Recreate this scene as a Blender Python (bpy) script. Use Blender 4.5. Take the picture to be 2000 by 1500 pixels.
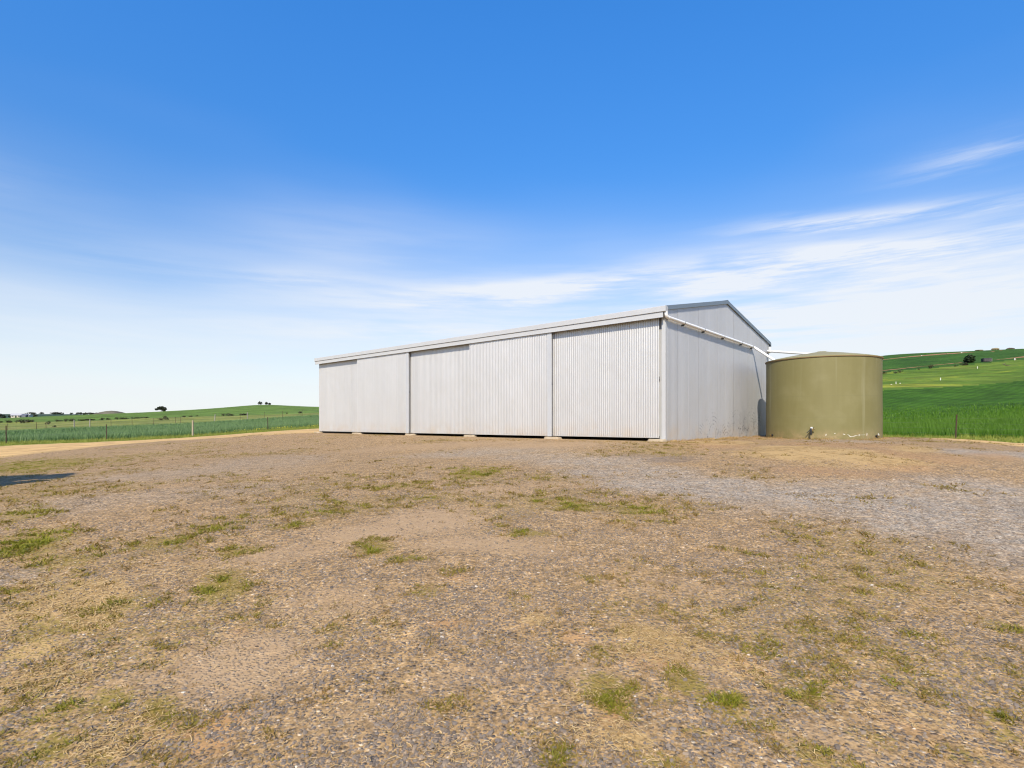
import bpy, bmesh, math
import numpy as np
from mathutils import Vector, Matrix

for o in list(bpy.data.objects):
    bpy.data.objects.remove(o, do_unlink=True)
SC = bpy.context.scene
COL = SC.collection
RNG = np.random.default_rng(11)

# ------------------------------------------------------------------ camera
EYE = 1.45
FPX, CX, HY = 1077.0, 1000.0, 825.0      # focal length and horizon in a 2000 x 1500 frame
cam_d = bpy.data.cameras.new('camera')
cam_d.sensor_width = 36.0
cam_d.lens = 36.0 * FPX / 2000.0
cam_d.shift_y = (HY - 750.0) / 2000.0
cam_d.clip_start = 0.05
cam_d.clip_end = 20000.0
cam = bpy.data.objects.new('camera', cam_d)
cam.location = (0, 0, EYE)
cam.rotation_euler = (math.pi / 2, 0, 0)
COL.objects.link(cam)
SC.camera = cam

# ------------------------------------------------------------------ sun and sky
YAW = math.radians(-41.6)                # the shed's long axis
AX = np.array([math.cos(YAW), math.sin(YAW)])      # along the front, left to right
AY = np.array([-math.sin(YAW), math.cos(YAW)])     # along the gable, front to back
_t = 2.0 * AY - 1.0 * AX                 # where the sunlight travels over the ground
_t = _t / np.linalg.norm(_t)
SUN_EL = math.radians(42.5)
SUN_TO = Vector((-_t[0] * math.cos(SUN_EL), -_t[1] * math.cos(SUN_EL), math.sin(SUN_EL)))
sun_d = bpy.data.lights.new('sun', 'SUN')
sun_d.energy = 5.0
sun_d.angle = math.radians(0.53)
sun_d.color = (1.0, 0.91, 0.76)
sun = bpy.data.objects.new('sun', sun_d)
sun.rotation_euler = SUN_TO.to_track_quat('Z', 'Y').to_euler()
sun.location = (0, -20, 40)
COL.objects.link(sun)

world = bpy.data.worlds.new('World')
SC.world = world
world.use_nodes = True
world.cycles.sampling_method = 'MANUAL'
world.cycles.sample_map_resolution = 256


class NT:
    """a small helper to write node trees"""
    def __init__(self, tree):
        self.t = tree
        tree.nodes.clear()

    def n(self, kind, props=None, **inp):
        nd = self.t.nodes.new(kind)
        for k, v in (props or {}).items():
            setattr(nd, k, v)
        for k, v in inp.items():
            key = int(k[1:]) if k[0] == 'i' and k[1:].isdigit() else k.replace('_', ' ')
            self.put(nd.inputs[key], v)
        return nd

    def put(self, sock, v):
        if isinstance(v, bpy.types.NodeSocket):
            self.t.links.new(v, sock)
        elif isinstance(v, bpy.types.Node):
            self.t.links.new(v.outputs[0], sock)
        else:
            sock.default_value = v

    def m(self, op, a, b=0.0, c=0.0, clamp=False):
        nd = self.t.nodes.new('ShaderNodeMath')
        nd.operation = op
        nd.use_clamp = clamp
        for i, v in enumerate((a, b, c)):
            self.put(nd.inputs[i], v)
        return nd.outputs[0]

    def mix(self, f, a, b, mode='MIX'):
        nd = self.t.nodes.new('ShaderNodeMix')
        nd.data_type = 'RGBA'
        nd.blend_type = mode
        nd.clamp_factor = True
        self.put(nd.inputs[0], f)
        for s, v in ((nd.inputs[6], a), (nd.inputs[7], b)):
            self.put(s, (*v, 1.0) if isinstance(v, tuple) and len(v) == 3 else v)
        return nd.outputs[2]

    def ss(self, x, lo, hi, a=0.0, b=1.0):
        nd = self.t.nodes.new('ShaderNodeMapRange')
        nd.interpolation_type = 'SMOOTHSTEP'
        for s, v in zip(nd.inputs, (x, lo, hi, a, b)):
            self.put(s, v)
        return nd.outputs[0]

    def noise(self, vec, scale, detail=3.0, rough=0.55, dist=0.0, out='Fac'):
        nd = self.t.nodes.new('ShaderNodeTexNoise')
        self.put(nd.inputs['Vector'], vec)
        nd.inputs['Scale'].default_value = scale
        nd.inputs['Detail'].default_value = detail
        nd.inputs['Roughness'].default_value = rough
        nd.inputs['Distortion'].default_value = dist
        return nd.outputs[out]

    def ramp(self, f, stops):
        nd = self.t.nodes.new('ShaderNodeValToRGB')
        els = nd.color_ramp.elements
        while len(els) < len(stops):
            els.new(0.5)
        for e, (p, c) in zip(els, stops):
            e.position = p
            e.color = (*c, 1.0) if len(c) == 3 else c
        self.put(nd.inputs[0], f)
        return nd.outputs[0]

    def mapping(self, vec, scale=(1, 1, 1), loc=(0, 0, 0), rot=(0, 0, 0)):
        nd = self.t.nodes.new('ShaderNodeMapping')
        self.put(nd.inputs[0], vec)
        nd.inputs[1].default_value = loc
        nd.inputs[2].default_value = rot
        nd.inputs[3].default_value = scale
        return nd.outputs[0]


def build_world():
    w = NT(world.node_tree)
    sky = w.n('ShaderNodeTexSky', dict(sky_type='NISHITA', sun_disc=False))
    sky.sun_elevation = SUN_EL
    sky.sun_rotation = math.atan2(SUN_TO.x, SUN_TO.y)
    sky.altitude = 200.0
    sky.air_density = 1.0
    sky.dust_density = 0.4
    sky.ozone_density = 2.2
    geo = w.n('ShaderNodeTexCoord').outputs['Generated']
    sep = w.n('ShaderNodeSeparateXYZ', i0=geo)
    x, y, z = sep.outputs
    el = w.m('MULTIPLY', w.m('ARCSINE', z), 57.29578)
    az = w.m('MULTIPLY', w.m('ARCTAN2', x, y), 57.29578)
    deep = w.n('ShaderNodeHueSaturation', Hue=0.506, Saturation=w.ss(el, 6.0, 26.0, 1.12, 1.36), Value=w.ss(el, 3.0, 44.0, 0.78, 1.50), Color=sky.outputs[0]).outputs[0]
    uv = w.n('ShaderNodeCombineXYZ', i0=az, i1=el, i2=0.0).outputs[0]
    # fibres of high cirrus: long and thin, slightly climbing to the right
    fib = w.noise(w.mapping(uv, (0.035, 0.34, 1), rot=(0, 0, math.radians(-1))), 1.0, 3.0, 0.62, 0.5)
    fine = w.noise(w.mapping(uv, (0.10, 1.15, 1), rot=(0, 0, math.radians(-2))), 1.0, 5.0, 0.66, 0.0)
    big = w.noise(w.mapping(uv, (0.022, 0.075, 1), loc=(3.1, 0.4, 0)), 1.0, 2.0, 0.5, 0.0)
    # a veil that thickens towards the horizon all round the sky
    bend = w.m('MULTIPLY_ADD', w.m('SUBTRACT', big, 0.5), 24.0, el)
    veil = w.m('MULTIPLY', w.ss(bend, 25.0, 1.0), w.m('MULTIPLY_ADD', fib, 0.7, 0.50), clamp=True)
    veil = w.m('MULTIPLY', veil, w.ss(el, 18.0, 3.0, 0.70, 1.06), clamp=True)

    # separate streaks of cirrus, each a thin lens in azimuth / elevation
    wob = w.n('ShaderNodeCombineXYZ', i0=0.0, i1=w.m('MULTIPLY_ADD', fine, 2.4, -1.2), i2=0.0).outputs[0]
    uvw = w.n('ShaderNodeVectorMath', dict(operation='ADD'), i0=uv, i1=wob).outputs[0]
    tot = 0.0
    for a0, e0, ln, th, tilt, k in STREAKS:
        mp = w.n('ShaderNodeMapping', dict(vector_type='TEXTURE'), Vector=uvw, Location=(a0, e0, 0), Rotation=(0, 0, math.radians(tilt)), Scale=(ln, th, 1))
        d2 = w.n('ShaderNodeVectorMath', dict(operation='DOT_PRODUCT'), i0=mp.outputs[0], i1=mp.outputs[0]).outputs['Value']
        tot = w.m('MULTIPLY_ADD', w.m('EXPONENT', w.m('MULTIPLY', d2, -1.0)), k, tot)
    fibres = w.ss(w.m('ADD', fib, fine), 0.72, 1.28)
    streak = w.m('MULTIPLY', tot, w.m('MULTIPLY_ADD', fibres, 1.15, 0.15), clamp=True)
    cover = w.m('SUBTRACT', 1.0, w.m('MULTIPLY', w.m('SUBTRACT', 1.0, veil), w.m('SUBTRACT', 1.0, streak)))
    cloud = w.mix(w.ss(el, 25.0, 0.0), (4.5, 4.7, 5.1), (4.5, 4.72, 4.92))
    col = w.mix(w.m('MULTIPLY', cover, 0.93), deep, cloud)
    bg = w.n('ShaderNodeBackground', Color=col, Strength=0.15)
    w.n('ShaderNodeOutputWorld', Surface=bg.outputs[0])


# azimuth, elevation, half length, half thickness, tilt (degrees), weight
STREAKS = [
    (33.0, 17.4, 8.5, 0.65, -3.5, 1.1),
    (32.0, 14.5, 14.5, 1.5, -2.0, 1.4),
    (21.5, 13.4, 9.0, 1.1, 3.0, 0.8),
    (34.0, 12.4, 7.0, 0.7, -1.0, 0.7),
    (40.5, 20.8, 4.8, 1.2, 4.0, 0.40),
    (1.0, 13.4, 16.0, 1.4, 4.0, 1.3),
    (-12.0, 16.5, 12.0, 3.2, -4.0, 0.12),
    (-32.0, 13.5, 13.0, 2.6, 0.0, 0.12),
    (-21.0, 13.8, 5.0, 0.9, 3.0, 0.45),
    (33.0, 10.0, 22.0, 1.9, 0.0, 1.6),
    (24.0, 6.6, 26.0, 1.9, -2.0, 1.5),
    (-10.0, 9.5, 18.0, 1.2, 2.0, 0.6),
    (-75.0, 15.0, 22.0, 1.8, 6.0, 0.5),
    (100.0, 20.0, 24.0, 1.6, -5.0, 0.5),
]
build_world()

SC.view_settings.view_transform = 'Standard'
SC.view_settings.look = 'None'
SC.view_settings.exposure = 0.36
SC.view_settings.gamma = 1.0
SC.view_settings.use_curve_mapping = False
SC.render.engine = 'CYCLES'
SC.cycles.use_denoising = True
SC.cycles.filter_width = 1.15
SC.cycles.use_adaptive_sampling = True
SC.cycles.adaptive_threshold = 0.028
SC.cycles.max_bounces = 5
SC.cycles.diffuse_bounces = 3
SC.cycles.glossy_bounces = 3
SC.cycles.transparent_max_bounces = 4


# ================================================================== helpers
def link(o, parent=None):
    COL.objects.link(o)
    if parent is not None:
        o.parent = parent
    return o


def tag(o, label=None, cat=None, group=None, kind=None):
    for k, v in (('label', label), ('category', cat), ('group', group), ('kind', kind)):
        if v:
            o[k] = v
    return o


def empty(name, loc, rz=0.0):
    o = bpy.data.objects.new(name, None)
    o.location = loc
    o.rotation_euler = (0, 0, rz)
    o.empty_display_size = 0.2
    return link(o)


def fast_mesh(name, V, F, mat=None, parent=None, smooth=False, attrs=None):
    """V (n,3) array, F (m,k) array of equal-sized polygons"""
    V = np.asarray(V, np.float32)
    F = np.asarray(F, np.int32)
    me = bpy.data.meshes.new(name)
    me.vertices.add(len(V))
    me.vertices.foreach_set('co', V.ravel())
    k = F.shape[1]
    me.loops.add(F.size)
    me.loops.foreach_set('vertex_index', F.ravel())
    me.polygons.add(len(F))
    me.polygons.foreach_set('loop_start', np.arange(0, F.size, k, dtype=np.int32))
    me.polygons.foreach_set('loop_total', np.full(len(F), k, np.int32))
    if smooth:
        me.polygons.foreach_set('use_smooth', np.ones(len(F), bool))
    for an, arr in (attrs or {}).items():
        a = me.attributes.new(an, 'FLOAT_COLOR', 'POINT')
        a.data.foreach_set('color', np.asarray(arr, np.float32).ravel())
    me.update(calc_edges=True)
    o = bpy.data.objects.new(name, me)
    if mat:
        me.materials.append(mat)
    return link(o, parent)


class MB:
    """collects shapes for one mesh"""
    def __init__(self):
        self.v, self.f = [], []

    def add(self, V, F):
        b = len(self.v)
        self.v += [tuple(map(float, p)) for p in V]
        self.f += [tuple(int(i) + b for i in q) for q in F]
        return self

    def box(self, x0, x1, y0, y1, z0, z1, M=None):
        P = [(x, y, z) for z in (z0, z1) for y in (y0, y1) for x in (x0, x1)]
        if M is not None:
            P = [M @ Vector(p) for p in P]
        return self.add(P, [(0, 2, 3, 1), (4, 5, 7, 6), (0, 1, 5, 4), (2, 6, 7, 3), (0, 4, 6, 2), (1, 3, 7, 5)])

    def prism(self, prof, path0, path1):
        """extrude a closed 3-D profile from offset path0 to path1"""
        n = len(prof)
        V = [Vector(p) + Vector(path0) for p in prof] + [Vector(p) + Vector(path1) for p in prof]
        F = [(i, (i + 1) % n, n + (i + 1) % n, n + i) for i in range(n)]
        F += [tuple(range(n))[::-1], tuple(range(n, 2 * n))]
        return self.add(V, F)

    def tube(self, pts, r, seg=10, cap=True):
        pts = [Vector(p) for p in pts]
        rr = r if isinstance(r, (list, tuple)) else [r] * len(pts)
        rings, ref = [], None
        for i, p in enumerate(pts):
            a = pts[max(i - 1, 0)]
            b = pts[min(i + 1, len(pts) - 1)]
            d = (b - a).normalized()
            if ref is None:
                ref = Vector((0, 0, 1)) if abs(d.z) < 0.9 else Vector((1, 0, 0))
            u = d.cross(ref).normalized()
            w = u.cross(d).normalized()
            ref = w
            rings.append([p + rr[i] * (math.cos(2 * math.pi * k / seg) * u + math.sin(2 * math.pi * k / seg) * w)
                          for k in range(seg)])
        V = [q for rg in rings for q in rg]
        F = [(i * seg + k, i * seg + (k + 1) % seg, (i + 1) * seg + (k + 1) % seg, (i + 1) * seg + k)
             for i in range(len(pts) - 1) for k in range(seg)]
        if cap:
            F += [tuple(range(seg))[::-1], tuple(range((len(pts) - 1) * seg, len(pts) * seg))]
        return self.add(V, F)

    def lathe(self, prof, seg=48, c=(0, 0)):
        V = [(c[0] + r * math.cos(2 * math.pi * k / seg), c[1] + r * math.sin(2 * math.pi * k / seg), z)
             for r, z in prof for k in range(seg)]
        F = [(i * seg + k, i * seg + (k + 1) % seg, (i + 1) * seg + (k + 1) % seg, (i + 1) * seg + k)
             for i in range(len(prof) - 1) for k in range(seg)]
        return self.add(V, F)

    def build(self, name, mat, parent=None, smooth=False, bevel=0.0, angle=40):
        me = bpy.data.meshes.new(name)
        me.from_pydata(self.v, [], self.f)
        bm = bmesh.new()
        bm.from_mesh(me)
        bmesh.ops.recalc_face_normals(bm, faces=bm.faces)
        if bevel:
            es = [e for e in bm.edges if len(e.link_faces) == 2 and e.calc_face_angle(0) > 0.6]
            bmesh.ops.bevel(bm, geom=es, offset=bevel, segments=2, profile=0.6, affect='EDGES', clamp_overlap=True)
        bm.to_mesh(me)
        bm.free()
        if smooth:
            me.polygons.foreach_set('use_smooth', np.ones(len(me.polygons), bool))
            me.set_sharp_from_angle(angle=math.radians(angle))
        me.materials.append(mat)
        return link(bpy.data.objects.new(name, me), parent)


def copy_of(o, parent=None, loc=None):
    c = o.copy()
    COL.objects.link(c)
    c.parent = parent
    if loc is not None:
        c.location = loc
    for k in list(c.keys()):
        if parent is not None:
            del c[k]
    return c


def _hash(i, j, seed):
    h = (i.astype(np.int64) * 374761393 + j.astype(np.int64) * 668265263 + seed * 982451653) & 0x7fffffff
    h = ((h ^ (h >> 13)) * 1274126177) & 0x7fffffff
    return ((h ^ (h >> 16)) & 0xffff) / 65535.0


def vnoise(x, y, seed=0):
    xi, yi = np.floor(x), np.floor(y)
    fx, fy = x - xi, y - yi
    fx, fy = fx * fx * (3 - 2 * fx), fy * fy * (3 - 2 * fy)
    a, b = _hash(xi, yi, seed), _hash(xi + 1, yi, seed)
    c, d = _hash(xi, yi + 1, seed), _hash(xi + 1, yi + 1, seed)
    return (a * (1 - fx) + b * fx) * (1 - fy) + (c * (1 - fx) + d * fx) * fy


def fbm(x, y, scale=1.0, octv=4, seed=0):
    s, a, t = 0.0, 1.0, 0.0
    for o in range(octv):
        s = s + a * vnoise(x * scale + 17.3 * o, y * scale - 9.1 * o, seed + o)
        t += a
        a *= 0.5
        scale *= 2.03
    return s / t


def sstep(x, lo, hi):
    t = np.clip((x - lo) / (hi - lo), 0, 1)
    return t * t * (3 - 2 * t)


# ================================================================== terrain
P0 = np.array([4.42, 15.86])              # near corner of the shed
PAD = -0.55                               # its ground below the eye
SHED_L, SHED_W = 19.27, 9.34
FA = np.array([-30.5, 41.5])              # a post of the left-hand fence; the fence runs along AY
FQ = np.array([22.2, 27.6])               # a post of the right-hand fence; it runs along AX
NL, NR = -AX, AY                          # outward normals of the two fences


def shed_xy(x, y):
    d = np.stack([x, y], -1) - P0
    return d @ AX, d @ AY


_ctl = []
for X, Y, z in [(0, 0, -1.45), (0, -12, -1.6), (12, 0, -1.38), (-12, 0, -1.58), (0, 5, -1.25), (6, 8, -0.98), (-6, 8, -1.16),
                (-13, 14, -1.32), (-20, 21, -1.5), (-25, 28, -1.46), (14, 13, -0.86), (20, 10, -1.1), (0, 20, -0.6),
                (-34.5, 37, -1.44), (-60, 30, -2.0), (-60, 60, -2.0), (40, 10, -1.0), (60, 40, 3.0), (40, -30, -1.5),
                (-40, -20, -2.4), (0, -40, -2.2), (-14, 60, -0.2), (0, 45, -0.2), (15, 36, -0.4),
                (300, 60, 26), (400, 250, 60), (250, -250, 6), (-250, -250, -6), (-300, 20, -5), (-500, 350, -4), (0, -350, -6),
                (-2500, 500, 20), (-2500, -2500, 30), (2500, -2500, 40), (0, -3500, 30), (3500, 0, 50), (2500, 2500, 60), (-6000, 6000, 60),
                (0, 8000, 70), (6000, 6000, 70), (6000, -6000, 60), (-6000, -6000, 60)]:
    _ctl.append((X, Y, z))
for px, py, Y in [(210, 860, 41.5), (363, 853, 45.5), (509, 842, 50), (600, 846, 29.5), (1865, 858, 27.6), (2000, 864, 25.9),
                  (2000, 872, 19.5), (1740, 856, 29.5), (1700, 851, 34),
                  (0, 847, 72), (0, 843.5, 92), (343, 829, 100), (620, 812, 115), (200, 840, 75), (420, 832, 75), (600, 824, 78),
                  (0, 826, 180), (150, 823, 180), (300, 817, 180), (480, 811, 190), (620, 806, 200),
                  (0, 817.5, 480), (60, 815, 480), (120, 813.2, 480), (200, 810, 470), (300, 807, 450), (343, 804, 440), (420, 799, 440),
                  (510, 791, 450), (620, 796, 450), (-200, 820, 480), (-500, 818, 480),
                  (0, 819, 600), (120, 816, 600), (250, 815, 620), (343, 815, 640), (510, 805, 650), (620, 806, 650),
                  (0, 809, 1800), (60, 809, 1800), (120, 809.5, 1800), (200, 810, 1800), (300, 813, 1700), (-300, 808, 1800), (500, 812, 1700),
                  (1300, 760, 380), (1000, 778, 410), (800, 790, 430), (900, 806, 120), (1300, 800, 100),
                  (1860, 819, 60), (1860, 790, 95), (1724, 801, 95), (2000, 783, 95), (1724, 761, 140), (2000, 746, 140), (1860, 755, 140), (1724, 724, 235), (2000, 701, 235),
                  (1860, 712, 235), (1724, 695, 345), (1860, 687, 345), (2000, 681, 345), (1500, 735, 345), (2300, 670, 345), (1860, 705, 520), (2200, 690, 520),
                  (1500, 760, 520), (1600, 720, 800), (2100, 712, 900)]:
    _ctl.append(((px - CX) / FPX * Y, Y, (HY - py) / FPX * Y))
_ctl = np.array(_ctl, float)




def _warp(x, y):
    r = np.hypot(x, y) + 1e-9
    g = 25.0 * np.arcsinh(r / 25.0) / r
    return x * g, y * g, r


def _tps(d2):
    return 0.5 * d2 * np.log(d2 + 1e-9)


def _solve():
    wx, wy, r = _warp(_ctl[:, 0], _ctl[:, 1])
    q = _ctl[:, 2] / (r + 15.0)
    n = len(q)
    d2 = (wx[:, None] - wx) ** 2 + (wy[:, None] - wy) ** 2
    A = np.zeros((n + 3, n + 3))
    A[:n, :n] = _tps(d2) + np.eye(n) * 1e-3
    A[:n, n:] = np.stack([np.ones(n), wx, wy], 1)
    A[n:, :n] = A[:n, n:].T
    return wx, wy, np.linalg.solve(A, np.concatenate([q, np.zeros(3)]))


_WX, _WY, _SOL = _solve()


def height(x, y):
    """ground height (world z) at x, y"""
    x, y = np.asarray(x, float), np.asarray(y, float)
    sh = x.shape
    x, y = x.ravel(), y.ravel()
    z = np.zeros(len(x))
    for s in range(0, len(x), 20000):
        wx, wy, r = _warp(x[s:s + 20000], y[s:s + 20000])
        d2 = (wx[:, None] - _WX) ** 2 + (wy[:, None] - _WY) ** 2
        q = _tps(d2) @ _SOL[:-3] + _SOL[-3] + _SOL[-2] * wx + _SOL[-1] * wy
        z[s:s + 20000] = q * (r + 15.0)
    lx, ly = shed_xy(x, y)                # the level pad under shed and tank
    dx = np.maximum(np.maximum(-SHED_L - 0.3 - lx, lx - 4.4), 0)
    dy = np.maximum(np.maximum(-0.3 - ly, ly - SHED_W - 0.5), 0)
    k = 1 - sstep(np.hypot(dx, dy), 0.0, 6.0)
    z = z * (1 - k) + PAD * k
    r = np.hypot(x, y)
    near = 1 - sstep(r, 25, 60)
    out = 1 - sstep(np.hypot(dx, dy), 0.0, 0.6)
    z += near * (0.045 * (fbm(x, y, 0.35, 2, 5) - 0.5) + 0.016 * (fbm(x, y, 2.3, 3, 8) - 0.5)) * (1 - out)
    return (z + EYE).reshape(sh)


def h1(x, y):
    return float(height(np.array([x]), np.array([y]))[0])


def at(px, Y):
    """the ground point at depth Y in the direction of image column px"""
    X = (px - CX) / FPX * Y
    return np.array([X, Y, h1(X, Y)])


def ground_at(px, py):
    """where the line of sight through a pixel meets the ground"""
    ys = np.geomspace(1.2, 90, 1500)
    xs = (px - CX) / FPX * ys
    below = (EYE - (py - HY) / FPX * ys) - height(xs, ys)
    i = int(np.argmax(below < 0)) if (below < 0).any() else len(ys) - 1
    return np.array([xs[i], ys[i]])


def fence_dist(x, y):
    p = np.stack([x, y], -1)
    return (p - FA) @ NL, (p - FQ) @ NR


# ------------------------------------------------------------------ what covers the yard
# image column, row, half width and half depth in pixels, weight: unprojected to ellipses on the ground
GREEN = [(60, 1060, 95, 26, .9), (30, 1005, 80, 18, .7), (70, 908, 120, 12, 1.0), (200, 900, 90, 9, .6), (440, 1140, 58, 32, .95), (470, 1076, 48, 8, .9), (640, 1000, 55, 8, .7),
         (735, 1070, 42, 16, .9), (800, 1090, 48, 9, .7), (930, 925, 60, 13, .9), (770, 950, 70, 8, .6), (840, 975, 50, 8, .7), (690, 990, 110, 8, .6),
         (1040, 978, 70, 9, .7), (1130, 990, 85, 9, .85), (1230, 996, 80, 11, .85), (1035, 1041, 55, 8, .85), (570, 1028, 70, 8, .7), (500, 1010, 80, 9, .5),
         (420, 1032, 80, 10, .7), (320, 1060, 80, 13, .8), (140, 1092, 85, 22, .75), (250, 1180, 85, 20, .7), (90, 1230, 95, 26, .75), (200, 1370, 60, 25, .9),
         (300, 1385, 45, 28, 1.0), (90, 1470, 45, 35, 1.0), (100, 1395, 70, 25, .7), (180, 1490, 40, 20, .9), (1175, 1340, 55, 30, .95), (1345, 1330, 42, 26, 1.0), (1380, 1365, 30, 20, .9),
         (1180, 1370, 30, 20, .9), (1220, 1390, 40, 14, .6), (1300, 1365, 45, 20, .6), (1360, 1425, 45, 15, .7), (1110, 1480, 50, 25, .75), (1290, 1480, 80, 24, .75), (1430, 1375, 45, 30, .95), (1560, 1345, 80, 35, .7),
         (1590, 1470, 80, 25, .8), (1665, 1165, 45, 12, .65), (1610, 1146, 30, 8, .5), (1720, 1200, 40, 10, .6), (1790, 1240, 40, 12, .6), (1960, 1225, 50, 12, .7),
         (1700, 1440, 60, 25, .6), (1960, 1430, 45, 30, .7), (1880, 1475, 60, 20, .6), (1940, 1395, 30, 15, .8), (830, 1160, 34, 14, .75), (880, 1118, 40, 8, .45),
         (1010, 1180, 30, 18, .5), (560, 1215, 20, 8, .5), (520, 1170, 30, 10, .6), (880, 1370, 60, 20, .4), (780, 1230, 40, 12, .45), (1140, 1125, 50, 12, .45), (1240, 1100, 40, 10, .4),
         (660, 930, 60, 6, .4), (1450, 1080, 60, 6, .5), (1850, 1105, 90, 10, .35), (1640, 975, 100, 8, .3), (1860, 955, 70, 6, .45), (1010, 1260, 60, 20, .35), (1170, 1275, 50, 14, .5),
         (1480, 1270, 50, 14, .6), (640, 1260, 30, 10, .5), (330, 1290, 40, 12, .5), (1740, 1330, 60, 20, .6), (1500, 1410, 50, 20, .7), (1040, 1430, 30, 14, .6)]
STRAW = [(110, 1180, 150, 40, .75), (50, 1330, 120, 34, .6), (200, 1450, 160, 34, .55), (1280, 1265, 150, 32, .6), (1420, 1300, 90, 26, .5), (330, 1120, 120, 22, .4), (60, 1060, 110, 24, .5), (1200, 1430, 110, 30, .5), (1800, 1400, 120, 26, .4), (190, 1200, 75, 30, 1.0), (60, 1270, 70, 20, .9), (20, 1205, 50, 20, .7), (1260, 1240, 70, 20, .85), (1330, 1255, 60, 18, .7), (1230, 1440, 60, 22, .8), (1130, 1360, 40, 14, .6),
         (1040, 1210, 34, 13, .7), (190, 1480, 60, 24, .7), (240, 1410, 70, 16, .5), (130, 1330, 70, 20, .5), (310, 1450, 60, 16, .5), (260, 1100, 80, 16, .35), (880, 1470, 60, 14, .3),
         (1600, 884, 150, 10, 1.0), (1540, 876, 100, 8, .9), (1720, 900, 120, 11, .85), (1660, 908, 130, 9, .55), (1480, 884, 80, 8, .6), (1790, 876, 60, 8, .7), (1400, 864, 90, 5, .7), (1360, 905, 70, 5, .25),
         (1370, 1020, 60, 6, .3), (1420, 1215, 50, 12, .5), (1480, 1240, 50, 14, .5), (300, 885, 120, 6, .35), (470, 890, 90, 5, .3), (720, 900, 60, 4, .2), (60, 1150, 90, 18, .45), (420, 1120, 70, 16, .3)]
GREY = [(1050, 893, 110, 8, .6), (1180, 925, 90, 10, .8), (1300, 945, 140, 22, 1.0), (1450, 965, 150, 30, 1.0), (1620, 982, 160, 38, 1.0), (1800, 1002, 170, 46, 1.0), (1980, 1030, 160, 52, 1.0), (2150, 1070, 160, 50, 1.0),
        (1750, 960, 180, 22, .8), (1930, 965, 180, 26, .9), (950, 882, 150, 8, .65), (1150, 902, 140, 10, .85), (1250, 920, 110, 12, .9), (1900, 884, 80, 6, .95), (2020, 890, 100, 7, .95), (1650, 862, 90, 4, .6), (330, 925, 160, 12, .4), (500, 905, 160, 14, .4), (150, 985, 150, 18, .35), (30, 1125, 60, 14, .5), (400, 960, 200, 12, .35)]
DUST = [(850, 1015, 110, 24, .9), (750, 1040, 120, 18, .85), (930, 1060, 110, 16, .8), (1010, 1075, 80, 12, .6), (560, 1080, 110, 16, .6), (480, 1290, 150, 55, .85), (420, 1350, 90, 30, .7), (250, 1340, 110, 24, .5),
        (640, 1180, 110, 30, .5), (950, 960, 90, 10, .6), (1060, 950, 90, 8, .5), (860, 870, 200, 5, .5), (1100, 868, 160, 5, .6), (900, 1320, 110, 30, .35), (1280, 1150, 150, 20, .3), (700, 1400, 140, 40, .3), (1150, 1320, 80, 40, .4), (1320, 1300, 90, 30, .6), (1600, 1440, 120, 30, .4)]
RED = [(400, 1420, 70, 22, .9), (300, 1440, 90, 14, .6), (400, 1465, 50, 14, .9), (870, 1218, 36, 8, .7), (1120, 1246, 30, 10, .8), (1190, 1385, 30, 26, .7), (280, 1405, 40, 10, .8), (890, 1130, 30, 6, .6), (1270, 1290, 60, 16, .5), (1450, 1300, 50, 18, .5), (1780, 1420, 60, 16, .4), (470, 1235, 26, 8, .5), (1760, 890, 80, 12, .55), (1650, 868, 120, 6, .5), (1850, 897, 70, 8, .5), (1760, 912, 80, 10, .5), (1380, 866, 80, 5, .6), (1600, 920, 120, 8, .5), (1950, 892, 50, 6, .5)]
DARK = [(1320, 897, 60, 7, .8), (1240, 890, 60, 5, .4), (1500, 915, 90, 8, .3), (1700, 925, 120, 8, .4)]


def ellipses(spec):
    out = []
    for px, py, rx, ry, w in spec:
        c = ground_at(px, py)
        a, b = ground_at(px, py - ry), ground_at(px, py + ry)
        d = c / np.linalg.norm(c)
        out.append((c, d, max(0.62 * np.linalg.norm(a - b), 0.08), max(1.2 * rx * c[1] / FPX * abs(d[1]), 0.08), w))
    return out


COVER = {k: ellipses(v) for k, v in dict(green=GREEN, straw=STRAW, grey=GREY, dust=DUST, red=RED, dark=DARK).items()}


def cover(kind, x, y):
    """macro cover 0..1 at points, with ragged edges"""
    wob = 0.75 * (fbm(x, y, 0.9, 3, 31) - 0.5)
    wob2 = 0.75 * (fbm(x, y, 0.9, 3, 77) - 0.5)
    m = np.zeros(x.shape)
    for c, d, ra, rb, w in COVER[kind]:
        dx, dy = x - c[0], y - c[1]
        u = (dx * d[0] + dy * d[1]) / ra + wob
        v = (-dx * d[1] + dy * d[0]) / rb + wob2
        m = np.maximum(m, w * (1 - sstep(np.sqrt(u * u + v * v), *((0.1, 1.6) if kind == 'green' else (0.35, 1.25)))))
    return m


SAND_EDGE = np.array([ground_at(px, py) for px, py in [(-150, 912), (0, 894), (110, 881), (230, 868.5), (330, 861), (430, 855.5), (540, 850), (600, 848), (622, 846.8)]])


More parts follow.
